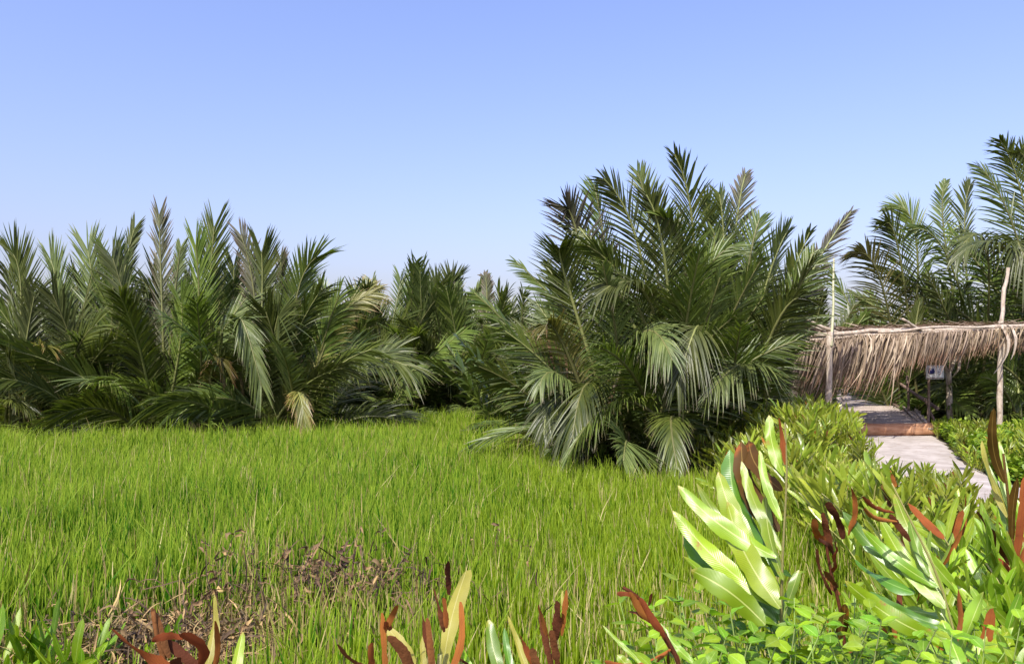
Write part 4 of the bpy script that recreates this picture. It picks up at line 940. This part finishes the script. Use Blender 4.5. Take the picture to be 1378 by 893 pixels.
Z = [((722, 935, 1.74), (680, 824, 1.7), 13, 'fern_yellow', dict()), ((728, 905, 1.72), (700, 855, 1.7), 15, 'rust', dict(bow=.05)), ((735, 940, 1.72), (715, 870, 1.7), 17, 'rust_dark', dict()),
     ((738, 862, 1.74), (724, 810, 1.7), 9, 'rust', dict()), ((742, 900, 1.74), (728, 830, 1.72), 12, 'rust_dark', dict()), ((748, 862, 1.74), (750, 805, 1.7), 18, 'rust_dark', dict()),
     ((756, 855, 1.73), (762, 795, 1.7), 10, 'rust', dict()), ((752, 900, 1.74), (742, 850, 1.7), 14, 'rust_dark', dict()), ((756, 815, 1.73), (757, 793, 1.7), 5, 'fern_yellow', dict())]
for p0, p1, wp, mt, kk in Z: px_strap(fr, b, rgh, p0, p1, wp, mt, **kk)
# -- tall rust/yellow frond right, before the herbs
o, b = hero('leather_fern', 'upright fern with a tall brown-orange leaflet before the right end of the pergola', 'fern', 1352, 3.4)
fr = stemtube(o, b, [(1372, 1100, 3.4), (1366, 800, 3.4), (1360, 700, 3.4), (1350, 610, 3.4)], 0.010, 0.005, 'fern_brown')
Z = [((1352, 650, 3.38), (1333, 545, 3.3), 17, 'fern_brown'), ((1360, 700, 3.4), (1320, 600, 3.3), 18, 'fern_yellow'), ((1362, 690, 3.4), (1345, 600, 3.3), 18, 'fern_pale'),
     ((1358, 720, 3.4), (1322, 620, 3.3), 14, 'fern'), ((1362, 730, 3.4), (1368, 640, 3.3), 15, 'fern_brown'), ((1360, 760, 3.4), (1310, 680, 3.3), 16, 'rust_dark'),
     ((1366, 760, 3.4), (1378, 650, 3.3), 14, 'rust'), ((1364, 780, 3.4), (1330, 690, 3.3), 18, 'fern_pale'), ((1362, 820, 3.4), (1300, 740, 3.2), 22, 'fern')]
for p0, p1, wp, mt in Z: px_strap(fr, b, rgh, p0, p1, wp, mt, bow=rgh.normal(0, .06), roll=rgh.normal(0, .4))

# -- generic clumps: fern > frond > nothing further (joined leaflets), shared meshes
def fern_frond_mesh(seed, L=0.95, mat='fern_mid', npair=10, lf=0.26, w_=0.019, rust=0.06, K=6):
    rg = np.random.default_rng(seed); g = Geo()
    d = np.array((rg.normal(.25, .12), 0, 1.0)); d /= np.linalg.norm(d)
    n = npair; t = np.linspace(0.3, 0.97, n)
    cur = lambda s: np.array((0.25 * L * s ** 2, 0, L * (s - 0.15 * s ** 3)))
    pts = np.array([cur(s) for s in np.linspace(0, 1, 9)]); tube(g, pts, np.linspace(.008, .003, 9), sides=5, tint=.9, mi=1)
    for i, s in enumerate(t):
        for sg in (-1, 1):
            if rg.random() < 0.06: continue
            p = cur(s + rg.normal(0, .01)); el = R(rg.uniform(45, 78)) ; l = lf * (1 - 0.45 * abs(s - .55)) * rg.uniform(.8, 1.12)
            dirv = np.array((0.35 * rg.normal(), sg * math.cos(el), math.sin(el))); dirv /= np.linalg.norm(dirv)
            mi = 0
            if s > 0.72 and rg.random() < rust: mi = 2 + int(rg.random() < .5)
            q = Geo(); strap(p, p + dirv * l, w_ * rg.uniform(.8, 1.15), rg, mat, bow=np.array((0, 0, rg.uniform(-.06, .12))), K=K, side=np.cross(dirv, np.array((1, 0.2, 0.3))), roll=rg.normal(0, .5), geo=q)
            g.V += q.V; g.Q += [x + g.n for x in q.Q]; g.T += q.T; g.A += q.A; g.U += q.U; g.M += [m * 0 + mi for m in q.M]; g.n += q.n
    return g.mesh('frond', [M[mat], M['fern_stem'], M['rust'], M['rust_dark']])
def fern_proto(label, seed, nf, L, mat, spread=0.35, meshes=None, **kw):
    rg = np.random.default_rng(seed); o = empty('leather_fern', (0, 0, 0)); tag(o, label, 'fern')
    for i in range(nf):
        f = child('frond', meshes[i % len(meshes)], o)
        f.rotation_euler = (rg.normal(0, spread * .6), rg.normal(0, spread * .6), i * 2.4 + rg.normal(0, .3)); f.scale = (rg.uniform(.8, 1.1),) * 3
    return o
fm_ = [fern_frond_mesh(200 + i, L=0.95, lf=0.29, w_=0.019, npair=11, rust=0.06) for i in range(7)]
fn_ = [fern_frond_mesh(230 + i, L=0.85, lf=0.29, w_=0.019, mat='fern', npair=13, K=9, rust=0.12) for i in range(6)]
protos_mid = [fern_proto('leather fern in the dense bank between the sedge and the pale path', 300 + i, 8, 0.75, 'fern_mid', meshes=fm_[i:] + fm_[:i]) for i in range(4)]
protos_near = [fern_proto('leather fern in the thick growth at the lower right', 320 + i, 7, .85, 'fern', meshes=fn_[i:] + fn_[:i]) for i in range(3)]
used = set()
def place(protos, k, x, y, sc, rz, label, group, dz=0.0):
    pr = protos[k % len(protos)]
    if pr.name not in used: o = pr; used.add(pr.name)
    else: o = copy_tree(pr)
    o.location = (x, y, float(ground_h(x, y)) - 0.03 + dz); o.rotation_euler = (0, 0, rz); o.scale = (sc, sc, sc)
    o['label'] = label; o['group'] = group
    return o
rgp = np.random.default_rng(55)
cnt = 0
y = 6.2
while y < 16.6:                                                   # the bank between field and path
    xb = float(np.interp(y, BANK_Y, BANK_X)); xp = float(np.interp(y, order[:, 0], order[:, 1]))
    x = xb - 0.35
    while x < xp - 0.12:
        place(protos_mid, cnt, x + rgp.normal(0, .12), y + rgp.normal(0, .15), rgp.uniform(.85, 1.15) * (1.0 if x < xp - .6 else 0.8) * (.74 if (y < 10.5 and x > xp - 1.2) else 1), rgp.uniform(0, 6.28),
              'leather fern in the dense bank between the sedge and the pale path', 'ferns between sedge and path')
        cnt += 1; x += 0.52
    y += 0.55
for (px, Y, sc) in [(1262, 3.6, .8), (1300, 3.2, .95), (1330, 4.2, 1.0), (1372, 3.0, 1.0), (1385, 4.0, 1.1), (1240, 4.4, .75), (1210, 3.8, .7), (1180, 4.6, .7), (1290, 4.9, .85), (1345, 5.4, .95),
                    (1400, 5.2, 1.1), (1340, 2.6, .85), (1395, 2.4, 1.0), (1150, 5.2, .65), (1250, 5.6, .7), (1110, 5.4, .6), (1310, 2.5, .8), (1360, 3.5, 1.0), (1280, 3.0, .8), (1225, 3.2, .7), (1180, 3.4, .62), (1320, 3.7, .95), (1390, 3.2, 1.1), (1270, 4.2, .8), (1165, 4.0, .65), (1200, 5.0, .72), (1090, 4.6, .5)]:
    p = at(px, 700, Y); sc = sc * (.72 if Y > 4.7 else 1)
    place(protos_near, cnt, p[0], Y, sc, rgp.uniform(0, 6.28), 'leather fern with glossy green leaflets in the thick growth at the lower right', 'ferns at the lower right'); cnt += 1
for (px, Y, sc) in [(1283, 16.6, .5), (1300, 15.6, .55), (1262, 17.0, .45), (1330, 15.0, .6), (1360, 14.4, .7), (1320, 16.8, .5)]:
    p = at(px, 600, Y)
    place(protos_mid, cnt, p[0], Y, sc, rgp.uniform(0, 6.28), 'small dark fern at the foot of the pergola, right of the path', 'small ferns at the pergola foot'); cnt += 1
for (px, Y, sc) in [(1300, 13.2, .55), (1335, 12.4, .6), (1362, 11.5, .62), (1322, 14.2, .5), (1380, 13.0, .7), (1345, 13.6, .6), (1312, 11.6, .5), (1395, 11.0, .7)]:
    p = at(px, 600, Y)
    place(protos_mid, cnt, p[0], Y, sc, rgp.uniform(0, 6.28), 'small fern standing in the bright ground cover right of the pale path', 'small ferns in the ground cover'); cnt += 1
# pale low fern at the bottom left
fb = [fern_frond_mesh(260 + i, L=0.62, lf=0.22, w_=0.020, mat='herb', npair=8, K=8, rust=0.0) for i in range(4)]
pb = [fern_proto('low light green ferny plant at the bottom left corner', 340, 10, .4, 'herb', spread=0.9, meshes=fb)]
for k, (px, Y, sc) in enumerate([(70, 4.35, 1.35), (25, 4.1, 1.15), (122, 4.6, 1.1)]):
    p = at(px, 800, Y)
    place(pb, cnt, p[0], Y, sc, k * 2.0, ['low light green fern at the bottom left corner, the largest of three', 'low light green fern nearest the left edge', 'low light green fern next to the dead brown stems'][k], 'pale ferns at the bottom left')

# ------------------------------------------------------------------ herbs with ovate leaves at the lower right
def ovate_mesh(seed, l=0.075, w_=0.026, mat='herb'):
    rg = np.random.default_rng(seed); g = Geo()
    strap((0, 0, 0), (l, 0, 0.01), w_, rg, mat, side=(0, 1, 0), K=8, fold=0.22, wave=0.12, curl=-0.15, geo=g, prof=([0, .08, .3, .55, .8, 1], [.04, .3, .95, .95, .55, .03]))
    return g.mesh('leaf', M[mat])
ov = [ovate_mesh(400 + i, 0.07 + .012 * i, 0.022 + .004 * i) for i in range(4)]
def herb_proto(seed, nst=5):
    rg = np.random.default_rng(seed); o = empty('leafy_herb', (0, 0, 0)); tag(o, 'bright green herb', 'plant')
    for s_ in range(nst):
        az = rg.uniform(0, 6.28); h = rg.uniform(0.28, 0.5); d = np.array((math.cos(az), math.sin(az), 0)) * rg.uniform(.08, .22)
        pts = np.array([d * t ** 1.3 + np.array((0, 0, h * t)) for t in np.linspace(0, 1, 7)])
        g = Geo(); tube(g, pts, np.linspace(.0026, .0014, 7), sides=5, tint=.8); st = child('stem', g.mesh('stem', M['herb_stem']), o)
        for j in range(7):
            t = 0.36 + 0.105 * j
            p = d * t ** 1.3 + np.array((0, 0, h * t))
            for q in (0, 1):
                lf_ = child('leaf', ov[rg.integers(4)], st); lf_.location = p
                lf_.rotation_euler = (rg.normal(0, .35), rg.normal(-.15, .3), j * 1.57 + q * 3.14 + rg.normal(0, .3)); s2 = rg.uniform(.65, 1.05) * (1 - .08 * j); lf_.scale = (s2, s2, s2)
    return o
hp = [herb_proto(500 + i) for i in range(3)]
herbs = []
for (px, py, Y) in [(890, 850, 2.0), (930, 820, 2.15), (960, 850, 1.95), (1000, 845, 1.95), (1040, 840, 2.0), (1085, 820, 2.1), (1010, 810, 2.3), (1120, 850, 2.0), (1165, 850, 2.1), (1070, 860, 1.75),
                    (1140, 875, 1.85), (1205, 870, 2.0), (1240, 850, 2.2), (1330, 865, 2.0), (935, 870, 1.8), (985, 880, 1.7), (1100, 885, 1.7), (1180, 890, 1.75), (1360, 880, 2.2), (1300, 895, 1.9), (905, 885, 1.7), (1030, 885, 1.65), (1060, 835, 2.3), (1100, 850, 2.3), (1145, 830, 2.5), (950, 885, 1.6), (1250, 890, 1.8), (980, 825, 2.4), (1190, 835, 2.5), (870, 890, 1.75), (1130, 895, 1.65), (1090, 870, 1.9), (1215, 895, 1.65)]:
    top = at(px, py, Y)
    herbs.append((top, Y))
for k, (top, Y) in enumerate(herbs):
    gz = float(ground_h(top[0], Y)); hgt = top[2] - gz
    pr = hp[k % 3]
    if pr.name not in used: o = pr; used.add(pr.name)
    else: o = copy_tree(pr)
    sc = 1.0 + 0.1 * rgp.random()
    o.location = (top[0], Y, top[2] - 0.42 * sc); o.scale = (sc, sc, sc); o.rotation_euler = (0, 0, rgp.uniform(0, 6.28))
    o['label'] = 'bright green herb with pointed oval leaves under the tall ferns at the lower right'; o['group'] = 'herbs under the ferns'
    # long lower stems down to the ground
    g = Geo()
    for j in range(5):
        a = rgp.uniform(0, 6.28); rr = rgp.uniform(.02, .10)
        tube(g, [(rr * math.cos(a) * 1.6, rr * math.sin(a) * 1.6, -(top[2] - 0.42 * sc - gz) / sc - .03), (rr * math.cos(a), rr * math.sin(a), -.1), (0, 0, 0.02)], 0.0024, sides=5, tint=.6)
    put('stem', g.mesh('stem', M['herb_stem']), o)

# ground cover right of the path and under the ferns
def cover(name, label, n, region, seed, mat='herb', l=(0.05, 0.1), h=(0.05, 0.35)):
    rg = np.random.default_rng(seed); x, y = region(rg, n); n = len(x); z = ground_h(x, y) + rg.uniform(*h, n) * (0.62 + 0.38 * np.sin(x * 3.1) * np.cos(y * 2.7))
    az = rg.uniform(0, 6.28, n); el = rg.uniform(-.1, 1.1, n); L = rg.uniform(*l, n)
    D = np.stack([np.cos(az) * np.cos(el), np.sin(az) * np.cos(el), np.sin(el)], -1)
    s = np.linspace(0, 1, 4); C = np.stack([x, y, z], -1)[:, None] + D[:, None] * (L[:, None] * s[None])[..., None]; C[:, :, 2] -= (L * .25)[:, None] * (s ** 2)[None]
    S = np.stack([-np.sin(az), np.cos(az), rg.normal(0, .3, n)], -1)
    g = Geo(); ribbons(g, C, nrm(np.broadcast_to(S[:, None], C.shape)), (L * .26)[:, None] * np.array([.2, 1, .8, .05])[None], fold=.25, tint=np.clip(rg.normal(.5, .3, n), 0, 1))
    tag(put(name, g.mesh(name, M[mat])), label, 'ground cover', kind='stuff')
def reg_right(rg, n):
    y = rg.uniform(6, 17.5, n); xr_ = np.interp(y, order[:, 0], order[:, 2]); x = xr_ + 0.02 + np.abs(rg.normal(0, 1.6, n)); return x, y
cover('ground_cover', 'bright green leafy ground cover right of the pale path', 26000, reg_right, 21, mat='cover', l=(0.06, .16), h=(0.02, .48))
def reg_left(rg, n):
    y = rg.uniform(3.0, 17.0, n); xb = np.interp(y, BANK_Y, BANK_X) - .3; xp = np.interp(y, order[:, 0], order[:, 1]) - 0.08; x = xb + (xp - xb) * rg.random(n); return x, y
cover('ground_cover', 'low tangled green growth under the ferns on the bank', 22000, reg_left, 22, mat='fern_mid', l=(0.06, .14), h=(0.02, .35))

# ------------------------------------------------------------------ dead plants in the sedge
def dead_plant(label, px, Y, seed, h, ns, spread, nleaf=7, group='dead plants in the sedge', leafl=.09):
    p = at(px, 700, Y); z = float(ground_h(p[0], Y)); o = empty('dead_plant', (p[0], Y, z)); tag(o, label, 'dead plant', group)
    rg = np.random.default_rng(seed)
    for s_ in range(ns):
        az = rg.uniform(0, 6.28); r = spread * math.sqrt(rg.random()); hh = h * rg.uniform(.65, 1.1); b0 = np.array((r * math.cos(az), r * math.sin(az) * .7, 0.))
        le = np.array((rg.normal(0, .25), rg.normal(0, .15), 0)) * hh
        pts = np.array([b0 + le * t ** 1.6 + np.array((0, 0, hh * t)) + rg.normal(0, .008, 3) for t in np.linspace(0, 1, 8)])
        g = Geo(); tube(g, pts, np.linspace(.006, .002, 8), sides=5); st = put('stem', g.mesh('stem', M['dead_stem']), o)
        g = Geo()
        for j in range(nleaf):
            t = rg.uniform(.5, 1.0); p_ = np.array([np.interp(t, np.linspace(0, 1, 8), pts[:, i]) for i in range(3)])
            a = rg.uniform(0, 6.28); d = np.array((math.cos(a), math.sin(a), rg.uniform(-1.0, .6))); d /= np.linalg.norm(d)
            l = rg.uniform(.5, 1.2) * leafl
            strap(p_, p_ + d * l, rg.uniform(.006, .016), rg, 'dead', bow=rg.normal(0, .3, 3), side=np.cross(d, (0.3, 1, 0.1)), K=6, wave=.6, fold=.6, geo=g, twist=rg.normal(0, 1.5))
        put('dead_leaves', g.mesh('dead_leaves', M['dead']), st)
    return o
DG = 'dead plants in the sedge'
dead_plant('broad patch of dead brown stems behind the rust fern at the bottom left', 245, 4.9, 601, .62, 46, .55, 10)
dead_plant('dead brown stems at the left end of the dead patch', 175, 4.8, 602, .55, 18, .35, 8)
dead_plant('dead brown stems standing in the sedge left of the middle', 395, 5.7, 603, .84, 22, .38, 8)
dead_plant('reddish withered stems in the sedge left of the yellow leaf', 480, 5.7, 604, .76, 24, .35, 8)
dead_plant('tall dead stem with dark curled leaves above the dead patch', 278, 5.6, 605, 1.02, 2, .06, 14, leafl=.07)
dead_plant('thin dead stem with drooping brown leaves at the far left', 108, 4.9, 606, .78, 2, .1, 7)
dead_plant('dark dead stem in the sedge near the middle of the photo', 522, 6.6, 607, .80, 2, .12, 7)
dead_plant('faint brown withered stems in the sedge right of the middle', 690, 7.5, 608, .66, 7, .4, 5)

def litter(label, px, Y, sx_, sy_, n, seed, h=(0.05, 0.5)):
    rg = np.random.default_rng(seed); c = at(px, 700, Y)
    x = c[0] + rg.normal(0, sx_, n); y = Y + rg.normal(0, sy_, n); z = ground_h(x, y) + rg.uniform(*h, n)
    az = rg.uniform(0, 6.28, n); el = rg.normal(0.5, .6, n); L = rg.uniform(.08, .34, n)
    D = np.stack([np.cos(az) * np.cos(el), np.sin(az) * np.cos(el), np.sin(el)], -1)
    s = np.linspace(0, 1, 5); C = np.stack([x, y, z], -1)[:, None] + D[:, None] * (L[:, None] * s[None])[..., None]
    C = C + rg.normal(0, .02, (n, 1, 3)) * np.sin(s * np.pi)[None, :, None]; C[:, :, 2] -= (L * rg.uniform(0, .8, n))[:, None] * (s ** 2)[None]
    S = np.stack([-np.sin(az), np.cos(az), rg.normal(0, .5, n)], -1)
    g = Geo(); ribbons(g, C, nrm(np.broadcast_to(S[:, None], C.shape)), rg.uniform(.0015, .009, n)[:, None] * np.array([.6, 1, 1, .8, .1])[None], fold=.5, tint=np.clip(rg.normal(.45, .35, n), 0, 1))
    tag(put('dead_foliage', g.mesh('dead_foliage', M['dead'])), label, 'dead foliage', kind='stuff')
litter('tangle of dead brown stalks and leaves at the bottom left', 235, 4.9, .45, .30, 4200, 31, h=(.05, .5))
litter('sparser brown tangle in the sedge left of the middle', 430, 5.8, .55, .3, 1500, 32, h=(.1, .62))
